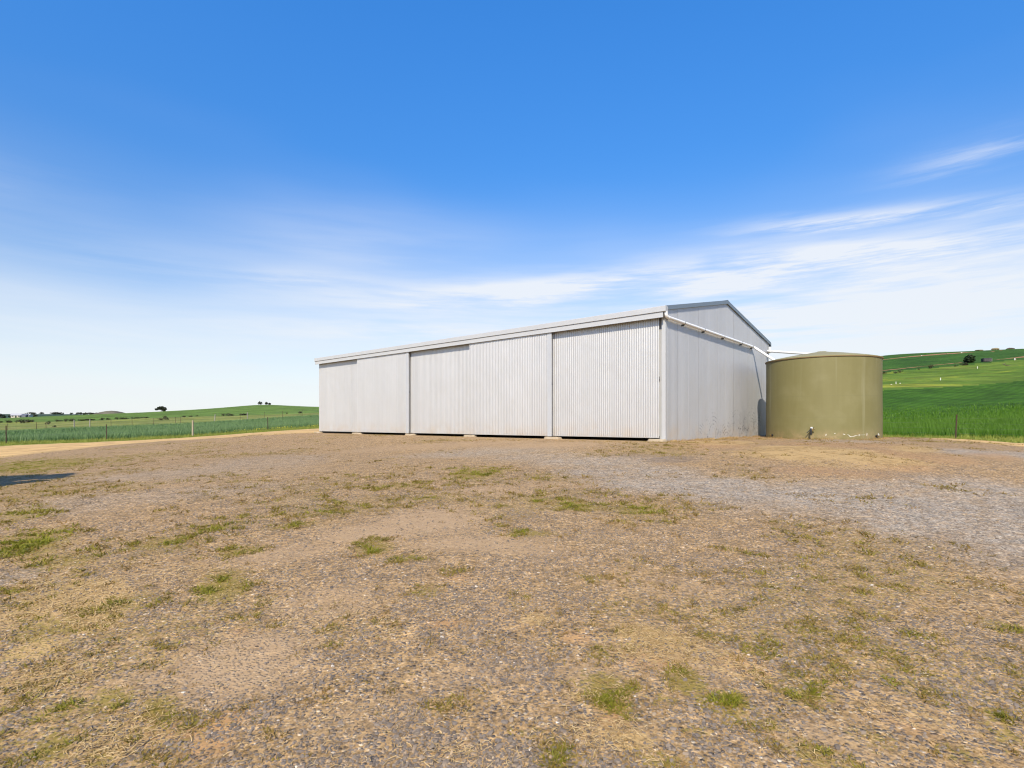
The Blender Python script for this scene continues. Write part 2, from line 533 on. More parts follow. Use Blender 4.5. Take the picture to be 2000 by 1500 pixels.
def sand_cover(x, y):
    """bare sandy ground between the gravel and the left-hand fence, and a strip along the right-hand one"""
    dl, dr = fence_dist(x, y)
    wob = 0.9 * (fbm(x, y, 0.5, 3, 41) - 0.5)
    best = np.full(x.shape, -1e9)
    dist = np.full(x.shape, 1e9)
    for a, b in zip(SAND_EDGE[:-1], SAND_EDGE[1:]):
        ab = b - a
        t = np.clip(((x - a[0]) * ab[0] + (y - a[1]) * ab[1]) / (ab @ ab), 0, 1)
        qx, qy = x - a[0] - t * ab[0], y - a[1] - t * ab[1]
        d = np.hypot(qx, qy)
        side = np.sign(ab[0] * (y - a[1]) - ab[1] * (x - a[0]))
        sd = side * d
        best = np.where(d < dist, sd, best)
        dist = np.minimum(dist, d)
    lx, ly = shed_xy(x, y)
    left = sstep(best + wob, -0.7, 0.9) * (dl > -26) * sstep(-lx, SHED_L - 0.6, SHED_L + 0.4)
    right = np.maximum(sstep(dr + 3.5 * wob, -14.5, -11.5) * sstep(lx + wob, 4.9, 6.4), sstep(dr + 2 * wob, -10.5, -8.0))
    return np.maximum(left, right)


# ------------------------------------------------------------------ materials
def new_mat(name):
    m = bpy.data.materials.new(name)
    m.use_nodes = True
    return m, NT(m.node_tree)


def finish(t, col, rough=0.8, metal=0.0, spec=0.3, bump=None, bs=0.3, bd=0.02, extra=None):
    b = t.n('ShaderNodeBsdfPrincipled')
    t.put(b.inputs['Base Color'], (*col, 1.0) if isinstance(col, tuple) else col)
    t.put(b.inputs['Roughness'], rough)
    t.put(b.inputs['Metallic'], metal)
    t.put(b.inputs['Specular IOR Level'], spec)
    for k, v in (extra or {}).items():
        t.put(b.inputs[k], v)
    if bump is not None:
        bn = t.n('ShaderNodeBump', Strength=bs, Distance=bd, Height=bump)
        t.put(b.inputs['Normal'], bn.outputs[0])
    t.n('ShaderNodeOutputMaterial', Surface=b.outputs[0])
    return b


def mat_plain(name, col, rough=0.6, metal=0.0, spec=0.4, var=0.12, scale=6.0, bs=0.0):
    m, t = new_mat(name)
    p = t.n('ShaderNodeTexCoord').outputs['Object']
    nz = t.noise(p, scale, 4.0)
    c = t.mix(nz, tuple(x * (1 - var) for x in col), tuple(min(1, x * (1 + var)) for x in col))
    finish(t, c, rough, metal, spec, nz if bs else None, bs, 0.01)
    return m


def mat_ground():
    m, t = new_mat('yard_ground')
    p = t.n('ShaderNodeNewGeometry').outputs['Position']
    a1 = t.n('ShaderNodeSeparateColor', i0=t.n('ShaderNodeAttribute', dict(attribute_name='cover_a')).outputs['Color'])
    at1 = t.n('ShaderNodeAttribute', dict(attribute_name='cover_a')).outputs['Alpha']
    a2n = t.n('ShaderNodeAttribute', dict(attribute_name='cover_b'))
    a2 = t.n('ShaderNodeSeparateColor', i0=a2n.outputs['Color'])
    green, straw, grey = a1.outputs
    dust = at1
    red, sand, verge = a2.outputs
    dark = a2n.outputs['Alpha']
    flat = t.n('ShaderNodeVectorMath', dict(operation='MULTIPLY'), i0=p, i1=(1, 1, 0.3)).outputs[0]

    def cells(scale):
        v = t.n('ShaderNodeTexVoronoi', dict(feature='F1'), Vector=flat, Scale=scale, Randomness=1.0)
        s = t.n('ShaderNodeSeparateColor', i0=v.outputs['Color'])
        return v.outputs['Distance'], s.outputs[0], s.outputs[1]
    d1, r1, q1 = cells(46.0)
    d2, r2, q2 = cells(21.0)
    tone = [(0.0, (.055, .047, .041)), (0.25, (.12, .104, .09)), (0.5, (.19, .158, .128)), (0.68, (.28, .195, .115)), (0.84, (.36, .25, .14)), (0.95, (.42, .32, .20)), (1.0, (.62, .53, .40))]
    s1 = t.ramp(r1, tone)
    s2 = t.ramp(r2, tone)
    n_fine = t.noise(flat, 70.0, 3.0, 0.6)
    n_mid = t.noise(flat, 9.0, 5.0, 0.62)
    n_big = t.noise(flat, 0.8, 4.0, 0.55)
    n_hug = t.noise(flat, 0.17, 3.0, 0.5)
    soil = t.mix(n_mid, (.225, .132, .056), (.365, .230, .100))
    soil = t.mix(t.m('MULTIPLY', n_fine, 0.5), soil, (.42, .275, .125))
    amount = t.m('ADD', t.ss(n_mid, 0.36, 0.62), t.m('MULTIPLY', t.m('SUBTRACT', n_big, 0.45), 1.3), clamp=True)
    stones = t.mix(t.m('MULTIPLY', t.ss(d2, 0.42, 0.30), t.m('GREATER_THAN', q2, 0.72)), s1, s2)
    f_st = t.m('MULTIPLY', t.ss(d1, 0.62, 0.36), t.m('ADD', 0.35, t.m('MULTIPLY', amount, 0.6)))
    gravel = t.mix(f_st, soil, stones)
    # the newer blue-grey metal
    cool = t.mix(0.7, stones, (.47, .385, .275))
    cool = t.mix(t.ss(d1, 0.40, 0.62), cool, (.22, .19, .155))
    gravel = t.mix(t.m('MULTIPLY', grey, t.m('ADD', 0.45, t.m('MULTIPLY', amount, 0.5))), gravel, cool)
    # grain of every size, so that the far yard keeps its speckle
    n_gr = t.noise(flat, 26.0, 6.0, 0.80)
    kk = t.m('MULTIPLY', t.ss(n_gr, 0.30, 0.72, 0.40, 1.66), t.ss(t.noise(flat, 5.5, 4.0, 0.75), 0.30, 0.70, 0.78, 1.22))
    gravel = t.mix(1.0, gravel, t.n('ShaderNodeCombineColor', i0=kk, i1=kk, i2=kk).outputs[0], 'MULTIPLY')
    # fine dust, red earth
    dcol = t.mix(n_mid, (.33, .215, .115), (.42, .29, .165))
    gravel = t.mix(t.m('MULTIPLY', dust, t.m('ADD', 0.45, t.m('MULTIPLY', t.ss(q1, 0.05, 0.5), 0.5))), gravel, dcol)
    rcol = t.mix(n_mid, (.36, .185, .07), (.46, .26, .11))
    gravel = t.mix(t.m('MULTIPLY', red, t.m('ADD', 0.35, t.m('MULTIPLY', t.ss(r1, 0.1, 0.6), 0.5))), gravel, rcol)
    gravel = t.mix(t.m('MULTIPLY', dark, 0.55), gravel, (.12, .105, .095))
    # dry matted stalks, low weeds
    n_w = t.noise(flat, 30.0, 6.0, 0.82)
    stc = t.mix(n_w, (.31, .18, .06), (.58, .405, .18))
    gravel = t.mix(t.m('MULTIPLY', t.ss(t.m('ADD', straw, t.m('MULTIPLY', t.m('SUBTRACT', n_w, 0.5), 2.6)), 0.32, 0.80), 0.85), gravel, stc)
    grc = t.mix(n_w, (.145, .105, .018), (.29, .215, .042))
    gravel = t.mix(t.m('MULTIPLY', t.ss(t.m('ADD', green, t.m('MULTIPLY', t.m('SUBTRACT', n_w, 0.5), 3.2)), 0.45, 0.85), 0.80), gravel, grc)
    snd = t.mix(n_mid, (.50, .315, .125), (.66, .435, .18))
    snd = t.mix(t.m('MULTIPLY', t.ss(t.m('ADD', t.m('MULTIPLY', n_big, 0.6), t.m('MULTIPLY', n_mid, 0.4)), 0.44, 0.60), 0.75), snd, (.36, .22, .095))
    gravel = t.mix(t.m('MULTIPLY', sand, t.ss(t.m('ADD', n_w, t.m('MULTIPLY', sand, 0.8)), 0.45, 0.85)), gravel, snd)
    vc = t.mix(n_mid, (.135, .16, .025), (.28, .275, .06))
    gravel = t.mix(t.ss(t.m('ADD', verge, t.m('MULTIPLY', t.m('SUBTRACT', n_mid, 0.5), 0.9)), 0.35, 0.65), gravel, vc)
    gravel = t.mix(t.m('MULTIPLY', t.m('SUBTRACT', n_hug, 0.5), 0.9), gravel, t.mix(1.0, gravel, (.75, .72, .70), 'MULTIPLY'))
    hgt = t.m('ADD', t.m('MULTIPLY', t.ss(d1, 0.6, 0.15), f_st), t.m('MULTIPLY', n_gr, 0.35))
    finish(t, gravel, 0.92, 0.0, 0.15, hgt, 0.7, 0.010)
    return m


def mat_field(name, lo, hi, dry=None, rows=0.0, big=0.03, fine=1.2, stretch=3.0, yellow=0.0, bare=0.0):
    m, t = new_mat(name)
    p = t.n('ShaderNodeNewGeometry').outputs['Position']
    n1 = t.noise(p, big, 4.0, 0.6)
    n2 = t.noise(t.mapping(p, (1, 1 / stretch, 1), rot=(0, 0, 0.35)), fine * 0.25, 5.0, 0.65)
    n3 = t.noise(p, fine, 4.0, 0.7)
    f = t.m('ADD', t.m('MULTIPLY', n1, 0.45), t.m('ADD', t.m('MULTIPLY', n2, 0.35), t.m('MULTIPLY', n3, 0.3)))
    c = t.mix(t.ss(f, 0.36, 0.74), lo, hi)
    if rows:
        wv = t.n('ShaderNodeTexWave', dict(wave_type='BANDS', bands_direction='X'), Vector=t.mapping(p, rot=(0, 0, rows)), Scale=0.16, Distortion=3.0, Detail=3.0)
        c = t.mix(t.m('MULTIPLY', wv.outputs['Fac'], 0.38), c, tuple(x * 0.6 for x in lo))
    if dry:
        n4 = t.noise(p, 0.05, 5.0, 0.65, 0.5)
        c = t.mix(t.m('MULTIPLY', t.ss(n4, 0.52, 0.70), 0.7), c, dry)
    if yellow:
        n5 = t.noise(t.mapping(p, (1, 1, 1), loc=(40, 9, 0)), 0.035, 4.0, 0.6, 0.4)
        c = t.mix(t.m('MULTIPLY', t.ss(t.m('ADD', n5, t.m('MULTIPLY', n3, 0.2)), 0.68, 0.82), yellow), c, (.42, .36, .03))
    if bare:
        n6 = t.noise(t.mapping(p, (1, 1, 1), loc=(-8, 77, 0)), 0.028, 5.0, 0.65, 0.8)
        c = t.mix(t.m('MULTIPLY', t.ss(n6, 0.68, 0.74), bare), c, (.36, .19, .10))
    hgt = t.m('ADD', n3, n2)
    n7 = t.noise(t.mapping(p, (1, 1, 1), loc=(5, 3, 0)), 0.11, 6.0, 0.7)
    kf = t.ss(n7, 0.32, 0.68, 0.70, 1.30)
    c = t.mix(1.0, c, t.n('ShaderNodeCombineColor', i0=kf, i1=kf, i2=kf).outputs[0], 'MULTIPLY')
    finish(t, c, 0.9, 0.0, 0.12, hgt, 0.9, 0.35)
    return m


def mat_blade(name, lo, hi, tip=None, rough=0.6, trans=0.25):
    """leaf colour: the red of the tint attribute picks between lo and hi, the green towards tip"""
    m, t = new_mat(name)
    a = t.n('ShaderNodeSeparateColor', i0=t.n('ShaderNodeAttribute', dict(attribute_name='tint')).outputs['Color'])
    c = t.mix(a.outputs[0], lo, hi)
    if tip:
        c = t.mix(a.outputs[1], c, tip)
    b = t.n('ShaderNodeBsdfPrincipled', Base_Color=c, Roughness=rough)
    b.inputs['Specular IOR Level'].default_value = 0.25
    tr = t.n('ShaderNodeBsdfTranslucent', Color=c)
    mx = t.n('ShaderNodeMixShader', Fac=trans, i1=b.outputs[0], i2=tr.outputs[0])
    t.n('ShaderNodeOutputMaterial', Surface=mx.outputs[0])
    return m


def mat_sheet(name, base, metal, rough, scuffs=False):
    """metal-coated corrugated steel: slight tone per sheet, faint streaks, dust at the foot"""
    m, t = new_mat(name)
    p = t.n('ShaderNodeTexCoord').outputs['Object']
    sep = t.n('ShaderNodeSeparateXYZ', i0=p)
    rnd = t.n('ShaderNodeObjectInfo').outputs['Random']
    run = t.noise(t.mapping(p, (9, 9, 0.35)), 1.0, 4.0, 0.6)
    spg = t.noise(p, 2.2, 5.0, 0.6)
    k = t.m('ADD', 0.93, t.m('ADD', t.m('MULTIPLY', rnd, 0.06), t.m('MULTIPLY', t.m('SUBTRACT', run, 0.5), 0.16)))
    c = t.mix(1.0, base, t.n('ShaderNodeCombineColor', i0=k, i1=k, i2=k).outputs[0], 'MULTIPLY')
    foot = t.m('MULTIPLY', t.ss(sep.outputs[2], 0.75, 0.05), t.m('ADD', 0.05, t.m('MULTIPLY', t.ss(spg, 0.32, 0.70), 0.60)))
    c = t.mix(foot, c, (.50, .42, .33))
    if scuffs:
        # arcs rubbed into the sheets by blown weeds
        q = t.n('ShaderNodeVectorMath', dict(operation='MULTIPLY'), i0=p, i1=(0, 1, 1)).outputs[0]
        brk = t.noise(q, 2.6, 4.0, 0.7)
        brk2 = t.noise(q, 14.0, 4.0, 0.75)
        arc = 0.0
        for cy, cz_, fr, big in ((2.3, 0.0, 10.0, 0.8), (3.5, 0.15, 8.0, 0.95), (4.7, -0.1, 9.0, 0.9), (5.7, 0.2, 8.5, 1.15), (6.5, 0.05, 9.5, 1.2), (7.25, 0.25, 8.0, 1.15), (8.1, 0.1, 9.0, 1.0)):
            dd = t.n('ShaderNodeVectorMath', dict(operation='DISTANCE'), i0=q, i1=(0, cy, cz_)).outputs['Value']
            rg = t.m('PINGPONG', t.m('MULTIPLY', t.m('ADD', dd, t.m('MULTIPLY', brk2, 0.05)), fr), 0.5)
            fade = t.m('MULTIPLY', t.ss(dd, big, big * .55), t.ss(dd, .12, .3))
            arc = t.m('MAXIMUM', arc, t.m('MULTIPLY', t.ss(rg, 0.24, 0.06), fade))
        arc = t.m('MULTIPLY', arc, t.m('MULTIPLY', t.ss(brk, 0.46, 0.60), t.ss(brk2, 0.36, 0.58)))
        zone = t.m('MULTIPLY', t.ss(sep.outputs[2], 1.5, 0.8), t.ss(sep.outputs[1], 1.2, 3.2))
        blot = t.m('MULTIPLY', t.ss(t.noise(t.mapping(q, (1, 1.6, 1)), 2.6, 6.0, 0.72), 0.60, 0.76), t.ss(sep.outputs[2], 1.0, 0.35))
        soft = t.m('MULTIPLY', t.ss(t.noise(t.mapping(q, (1, 1.4, .7)), 1.3, 5.0, 0.65), 0.42, 0.72), t.m('MULTIPLY', t.ss(sep.outputs[2], 1.9, 0.2), t.ss(sep.outputs[1], 3.5, 7.0)))
        c = t.mix(t.m('MULTIPLY', soft, 0.42), c, (.16, .165, .17))
        c = t.mix(t.m('MULTIPLY', t.m('MAXIMUM', arc, t.m('MULTIPLY', blot, 0.55)), t.m('MULTIPLY', zone, 0.8)), c, (.075, .08, .09))
    can = t.noise(t.mapping(p, (1, 1, 0.6)), 1.3, 2.0, 0.5)
    finish(t, c, t.m('ADD', rough - 0.08, t.m('MULTIPLY', spg, 0.16)), metal, 0.4, can, 0.5, 0.05)
    return m


M = {}
M['yard'] = mat_ground()
M['crop_soil'] = mat_field('crop_ground', (.045, .092, .026), (.10, .175, .055), rows=0.5, fine=2.0)
M['crop_right'] = mat_field('crop_slope_ground', (.026, .072, .003), (.065, .142, .008), rows=0.9, fine=1.6, stretch=4)
M['paddock'] = mat_field('paddock_grass', (.10, .122, .022), (.215, .228, .055), dry=(.30, .26, .09), yellow=0.6, fine=0.9)
M['slope_grass'] = mat_field('slope_grass', (.055, .108, .008), (.125, .178, .020), dry=(.16, .165, .028), yellow=0.35, fine=0.9)
M['far_field'] = mat_field('far_crop', (.078, .130, .018), (.130, .198, .034), rows=1.2, fine=0.5, big=0.012)
M['hill_field'] = mat_field('hill_crop', (.024, .066, .006), (.056, .120, .013), rows=0.9, fine=0.7, big=0.015)
M['far_hill'] = mat_field('far_hills', (.020, .040, .024), (.042, .070, .038), fine=0.06, big=0.004, stretch=2)
M['mound'] = mat_field('brown_hill', (.085, .078, .050), (.14, .125, .085), fine=0.1, big=0.01, stretch=2)
M['bare'] = mat_plain('bare_red_earth', (.26, .145, .068), 0.95, 0, .1, 0.35, 0.4)
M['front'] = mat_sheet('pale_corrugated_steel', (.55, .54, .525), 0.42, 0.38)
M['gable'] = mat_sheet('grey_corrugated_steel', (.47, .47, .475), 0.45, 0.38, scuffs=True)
M['trim'] = mat_plain('galvanised_trim', (.50, .50, .49), 0.45, 0.25, .4, 0.06, 3.0)
M['stile'] = mat_plain('door_stile_steel', (.50, .505, .51), 0.42, 0.3, .4, 0.07, 3.0)
M['barge'] = mat_plain('blue_grey_flashing', (.175, .215, .255), 0.4, 0.2, .4, 0.06, 3.0)
M['roof'] = mat_plain('roof_steel', (.42, .43, .44), 0.4, 0.4, .4, 0.05, 1.0)
M['inner'] = mat_plain('inner_steel', (.20, .20, .20), 0.7, 0.1, .3, 0.1, 1.0)
M['concrete'] = mat_plain('footing_concrete', (.37, .295, .20), 0.95, 0, .2, 0.25, 9.0, 0.3)
M['pvc'] = mat_plain('white_pvc', (.80, .80, .78), 0.35, 0, .5, 0.03, 2.0)
M['strap'] = mat_plain('strap_steel', (.10, .11, .11), 0.5, 0.5, .4, 0.1, 6.0)
M['black'] = mat_plain('black_plastic', (.018, .018, .018), 0.5, 0, .4, 0.2, 9.0)
M['brass'] = mat_plain('brass', (.45, .33, .15), 0.35, 0.9, .5, 0.1, 9.0)
M['picket'] = mat_plain('rusty_black_steel', (.075, .045, .032), 0.75, 0.3, .3, 0.3, 12.0)
M['timber'] = mat_plain('weathered_timber', (.36, .29, .20), 0.9, 0, .2, 0.25, 9.0, 0.3)
M['timber_grey'] = mat_plain('grey_timber', (.27, .25, .21), 0.9, 0, .2, 0.25, 9.0)
M['wire'] = mat_plain('fence_wire', (.16, .16, .15), 0.6, 0.5, .4, 0.1, 1.0)
M['pale_rock'] = mat_plain('pale_rock', (.50, .45, .37), 0.9, 0, .2, 0.15, 2.0)
M['white'] = mat_plain('white_paint', (.62, .60, .54), 0.6, 0, .4, 0.06, 3.0)
M['cream'] = mat_plain('cream_wall', (.66, .56, .44), 0.8, 0, .3, 0.08, 0.5)
M['slate'] = mat_plain('slate_roof', (.12, .125, .15), 0.6, 0.1, .3, 0.1, 0.5)
M['pale_roof'] = mat_plain('pale_roof', (.45, .43, .42), 0.6, 0.1, .3, 0.1, 0.5)
M['glass'] = mat_plain('window_glass', (.03, .035, .04), 0.1, 0, .6, 0.1, 0.5)
M['shelter'] = mat_plain('dark_shelter_boards', (.07, .06, .06), 0.8, 0, .3, 0.2, 2.0)
M['rock'] = mat_plain('field_rock', (.20, .16, .09), 0.9, 0, .2, 0.3, 1.5, 0.4)
M['bark'] = mat_plain('bark', (.11, .085, .065), 0.95, 0, .2, 0.3, 5.0, 0.4)
M['leaf'] = mat_blade('gum_leaf', (.020, .026, .014), (.060, .066, .036), None, 0.55, 0.15)
M['scrub'] = mat_blade('scrub_leaf', (.028, .032, .013), (.075, .075, .030), None, 0.6, 0.15)
M['bushleaf'] = mat_blade('dark_bush_leaf', (.010, .022, .006), (.035, .055, .015), None, 0.6, 0.15)
M['crop'] = mat_blade('cereal_leaf', (.072, .135, .036), (.160, .255, .085), (.23, .33, .135), 0.5, 0.3)
M['crop_r'] = mat_blade('cereal_leaf_slope', (.038, .105, .004), (.095, .205, .012), (.135, .245, .026), 0.5, 0.3)
M['grass'] = mat_blade('verge_grass', (.12, .16, .018), (.30, .325, .045), (.38, .36, .10), 0.6, 0.3)
M['weed'] = mat_blade('yard_weed', (.120, .130, .008), (.29, .28, .022), (.26, .155, .042), 0.6, 0.3)
M['straw'] = mat_blade('dry_stalk', (.31, .195, .07), (.60, .43, .205), None, 0.7, 0.15)
M['flower'] = mat_blade('yellow_flower', (.55, .47, .02), (.75, .65, .05), None, 0.6, 0.2)


def mat_tank():
    m, t = new_mat('olive_fibreglass')
    p = t.n('ShaderNodeTexCoord').outputs['Object']
    s = t.n('ShaderNodeSeparateXYZ', i0=p)
    ang = t.m('ARCTAN2', s.outputs[1], s.outputs[0])
    cyl = t.n('ShaderNodeCombineXYZ', i0=t.m('MULTIPLY', ang, 1.8), i1=s.outputs[2], i2=0.0).outputs[0]
    run = t.noise(t.mapping(cyl, (5.0, 0.35, 1)), 1.0, 5.0, 0.6)
    cloud = t.noise(cyl, 1.1, 4.0, 0.6)
    speck = t.noise(cyl, 60.0, 2.0, 0.5)
    c = t.mix(run, (.150, .133, .048), (.198, .178, .072))
    c = t.mix(t.m('MULTIPLY', t.ss(cloud, 0.42, 0.75), 0.45), c, (.235, .215, .105))
    lap = t.ss(t.m('ABSOLUTE', t.m('SUBTRACT', s.outputs[2], 1.42)), 0.02, 0.0)
    lap2 = t.ss(t.m('ABSOLUTE', t.m('SUBTRACT', s.outputs[2], 0.72)), 0.02, 0.0)
    c = t.mix(t.m('MULTIPLY', t.m('ADD', lap, lap2), 0.32), c, (.15, .14, .065))
    c = t.mix(t.m('MULTIPLY', speck, 0.12), c, (.12, .115, .05))
    c = t.mix(t.m('MULTIPLY', t.ss(s.outputs[2], 0.42, 0.02), t.ss(t.noise(cyl, 4.0, 5.0, 0.7), 0.38, 0.7, 0.1, 0.75)), c, (.33, .235, .125))
    # a pale bleached runnel or two
    c = t.mix(t.m('MULTIPLY', t.ss(t.noise(t.mapping(cyl, (2.6, 0.12, 1), loc=(4, 0, 0)), 1.0, 3.0, 0.5), 0.60, 0.72), 0.3), c, (.34, .33, .21))
    finish(t, c, 0.55, 0.0, 0.35, t.m('ADD', t.m('MULTIPLY', speck, 0.3), cloud), 0.15, 0.01)
    return m


M['tank'] = mat_tank()
M['rim'] = mat_plain('weathered_rim', (.24, .155, .085), 0.8, 0, .2, 0.35, 4.0)
M['tank_roof'] = mat_plain('tank_roof', (.25, .22, .105), 0.6, 0, .3, 0.15, 1.5)
M['salt'] = mat_plain('white_salt', (.56, .54, .46), 0.9, 0, .2, 0.1, 9.0)


def mat_stone():
    m, t = new_mat('loose_gravel')
    a = t.n('ShaderNodeAttribute', dict(attribute_name='tone', attribute_type='INSTANCER')).outputs['Fac']
    p = t.n('ShaderNodeTexCoord').outputs['Object']
    c = t.ramp(a, [(0.0, (.065, .057, .050)), (0.3, (.125, .108, .092)), (0.6, (.195, .163, .130)), (0.78, (.28, .205, .13)), (0.9, (.36, .255, .15)), (0.97, (.42, .33, .22)), (1.0, (.56, .49, .39))])
    c = t.mix(t.m('MULTIPLY', t.noise(p, 3.0, 3.0), 0.35), c, (.33, .215, .115))
    finish(t, c, 0.85, 0, 0.25)
    return m


M['stone'] = mat_stone()

# ================================================================== ground sheets
CROP_L, CROP_R = 2.8, 4.6


def zone_of(x, y):
    """0 yard, 1 track, 2 verge, 3 crop left, 4 crop right, 5 paddock, 6 far field, 7 hill field, 8 far hills"""
    dl, dr = fence_dist(x, y)
    d = np.maximum(dl, dr)
    r = np.hypot(x, y)
    px = CX + FPX * x / np.maximum(y, 1e-3)
    px = np.where(y > 1e-3, np.clip(px, -600, 2600), np.where(x > 0, 2600, -600))
    dep = np.where(y > 0.7 * r, y, r * 0.72)
    wob = fbm(x, y, 0.02, 3, 61) - 0.5
    dep = dep * (1 + 0.08 * wob)
    cf = np.interp(px, [-600, 0, 343, 620, 900, 1300, 1724, 2000, 2600], [90, 92, 100, 116, 120, 128, 138, 142, 142])
    pf = np.interp(px, [-600, 0, 343, 620, 900, 1300, 1724, 2000, 2600], [185, 183, 186, 196, 205, 215, 230, 233, 233])
    ff = np.interp(px, [-600, 300, 1300, 1724, 2600], [540, 560, 600, 600, 600])
    z = np.full(x.shape, 0)
    sc = sand_cover(x, y)
    z[(sc > 0.5)] = 1
    vg = np.maximum(dl + 4.6, dr + 1.5)
    cr = np.maximum(dl - CROP_L, dr - CROP_R)
    z[vg > 0] = 2
    z[cr > 0] = np.where(((dr - CROP_R) > (dl - CROP_L))[cr > 0], 4, 3)
    z[(cr <= 0) & (r > 75)] = 5
    out = (cr > 0) | (r > 75)
    z[out & (dep > cf)] = np.where((px >= 1000), 9, 5)[out & (dep > cf)]
    z[out & (dep > pf) & (px < 1000)] = 6
    z[out & (dep > pf) & (px >= 1000)] = 7
    z[out & (dep > ff)] = 8
    return z


def build_ground():
    az = np.concatenate([np.arange(-54, 54.01, 0.25), np.arange(57, 303.1, 3.0)])
    az = np.radians(az)
    rs = [0.35]
    while rs[-1] < 9000:
        rs.append(rs[-1] * (1.0175 if rs[-1] < 120 else 1.022))
    rs = np.array(rs)
    na, nr = len(az), len(rs)
    A, R = np.meshgrid(az, rs)
    X, Y = (R * np.sin(A)).ravel(), (R * np.cos(A)).ravel()
    Z = height(X, Y)
    V = np.stack([X, Y, Z], 1)
    i, j = np.meshgrid(np.arange(nr - 1), np.arange(na), indexing='ij')
    jn = (j + 1) % na
    F = np.stack([i * na + j, i * na + jn, (i + 1) * na + jn, (i + 1) * na + j], -1).reshape(-1, 4)
    F = F[:, ::-1]
    C = V[F].mean(1)
    zone = zone_of(C[:, 0], C[:, 1])
    near = np.hypot(X, Y) < 75
    ca, cb = np.zeros((len(V), 4)), np.zeros((len(V), 4))
    xn, yn = X[near], Y[near]
    for k, (arr, ch) in dict(green=(ca, 0), straw=(ca, 1), grey=(ca, 2), dust=(ca, 3), red=(cb, 0), dark=(cb, 3)).items():
        arr[near, ch] = cover(k, xn, yn)
    # thin general weed cover
    gen = 0.50 * sstep(fbm(xn, yn, 0.55, 4, 91), 0.45, 0.68)
    ca[near, 0] = np.maximum(ca[near, 0], gen * (1 - .8 * ca[near, 2]) * (1 - ca[near, 3]))
    ca[near, 1] = np.maximum(ca[near, 1], 0.25 * sstep(fbm(xn, yn, 0.7, 4, 19), 0.55, 0.75) * (1 - ca[near, 2]))
    cb[near, 1] = sand_cover(xn, yn)
    dl, dr = fence_dist(xn, yn)
    cb[near, 2] = sstep(np.maximum(dl + 4.6, dr + 1.5) + 1.8 * (fbm(xn, yn, 0.6, 3, 23) - 0.5), -0.5, 0.5)
    names = {0: ('gravel_yard', 'yard'), 1: ('dirt_track', 'yard'), 2: ('grass_verge', 'yard'), 3: ('crop_field', 'crop_soil'), 4: ('crop_slope', 'crop_right'),
             5: ('paddock', 'paddock'), 6: ('far_field', 'far_field'), 7: ('hill_field', 'hill_field'), 8: ('far_hills', 'far_hill'), 9: ('grass_slope', 'slope_grass')}
    for k, (nm, mt) in names.items():
        f = F[zone == k]
        if not len(f):
            continue
        u, inv = np.unique(f, return_inverse=True)
        at_ = dict(cover_a=ca[u], cover_b=cb[u]) if mt == 'yard' else None
        o = fast_mesh(nm, V[u], inv.reshape(-1, 4), M[mt], None, True, at_)
        tag(o, kind='structure')
        if k == 0:       # close the hole under the camera
            n0 = na
            me = o.data
    fan = MB().add([(*p,) for p in V[:na]], [tuple(range(na))]).build('gravel_yard_centre', M['yard'])
    fan.name = 'yard_patch'
    tag(fan, kind='structure')


build_ground()


def mound(name, px, Y, half, hgt, mat):
    c = at(px, Y)
    n, k = 28, 8
    V, F = [], []
    for i in range(k + 1):
        t = i / k
        for j in range(n):
            a = 2 * math.pi * j / n
            w = 1 + 0.12 * math.sin(3 * a + px) + 0.07 * math.sin(5 * a)
            rr = half * t * w
            V.append((c[0] + rr * math.cos(a), c[1] + 0.8 * rr * math.sin(a), c[2] - 3 + (hgt + 3) * (math.cos(math.pi * t) + 1) / 2))
    for i in range(k):
        for j in range(n):
            F.append((i * n + j, i * n + (j + 1) % n, (i + 1) * n + (j + 1) % n, (i + 1) * n + j))
    o = MB().add(V, F).build(name, mat, None, True, angle=180)
    tag(o, kind='structure')


mound('brown_hill', 218, 900, 62, 12.5, M['mound'])
mound('brown_hill', 268, 920, 50, 10.0, M['mound'])


# ================================================================== the shed
SHED = empty('machinery_shed', (P0[0], P0[1], EYE + PAD), YAW)
tag(SHED, 'long grey corrugated steel machinery shed with sliding doors and low gable roof', 'shed')
PITCH = 0.0762


def sheet_mesh(width, z0, z1f, amp=0.0085, step=8):
    """corrugated sheet in local x (width) / y (relief) / z; z1f gives the top at x"""
    n = max(2, int(round(width / PITCH)) * step)
    xs = np.linspace(0, width, n + 1)
    ys = amp * np.cos(2 * np.pi * xs / PITCH)
    V = [(x, y, z0) for x, y in zip(xs, ys)] + [(x, y, z1f(x)) for x, y in zip(xs, ys)]
    F = [(i, i + 1, n + 2 + i, n + 1 + i) for i in range(n)]
    return V, F


def sheet_part(name, width, z0, z1f, mat, parent):
    V, F = sheet_mesh(width, z0, z1f)
    return MB().add(V, F).build(name, mat, parent, True, angle=180)


Z_EAVE, Z_RIDGE = 3.84, 4.76             # underside of the roof at the front wall and at the ridge
rise = (Z_RIDGE - Z_EAVE) / (SHED_W / 2)


def roof_z(y):
    return Z_RIDGE - abs(y - SHED_W / 2) * rise


# gable sheets, 0.762 m cover each, standing along local y
nsh = int(math.ceil(SHED_W / 0.762))
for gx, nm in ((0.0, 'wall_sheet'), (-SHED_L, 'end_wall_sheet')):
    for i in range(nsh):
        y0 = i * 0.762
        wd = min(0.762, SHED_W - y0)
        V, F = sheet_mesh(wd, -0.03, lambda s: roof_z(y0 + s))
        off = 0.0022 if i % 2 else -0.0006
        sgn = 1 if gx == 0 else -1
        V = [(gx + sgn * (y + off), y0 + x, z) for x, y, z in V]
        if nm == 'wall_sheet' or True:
            MB().add(V, F).build('wall_sheet', M['gable'], SHED, True, angle=180)
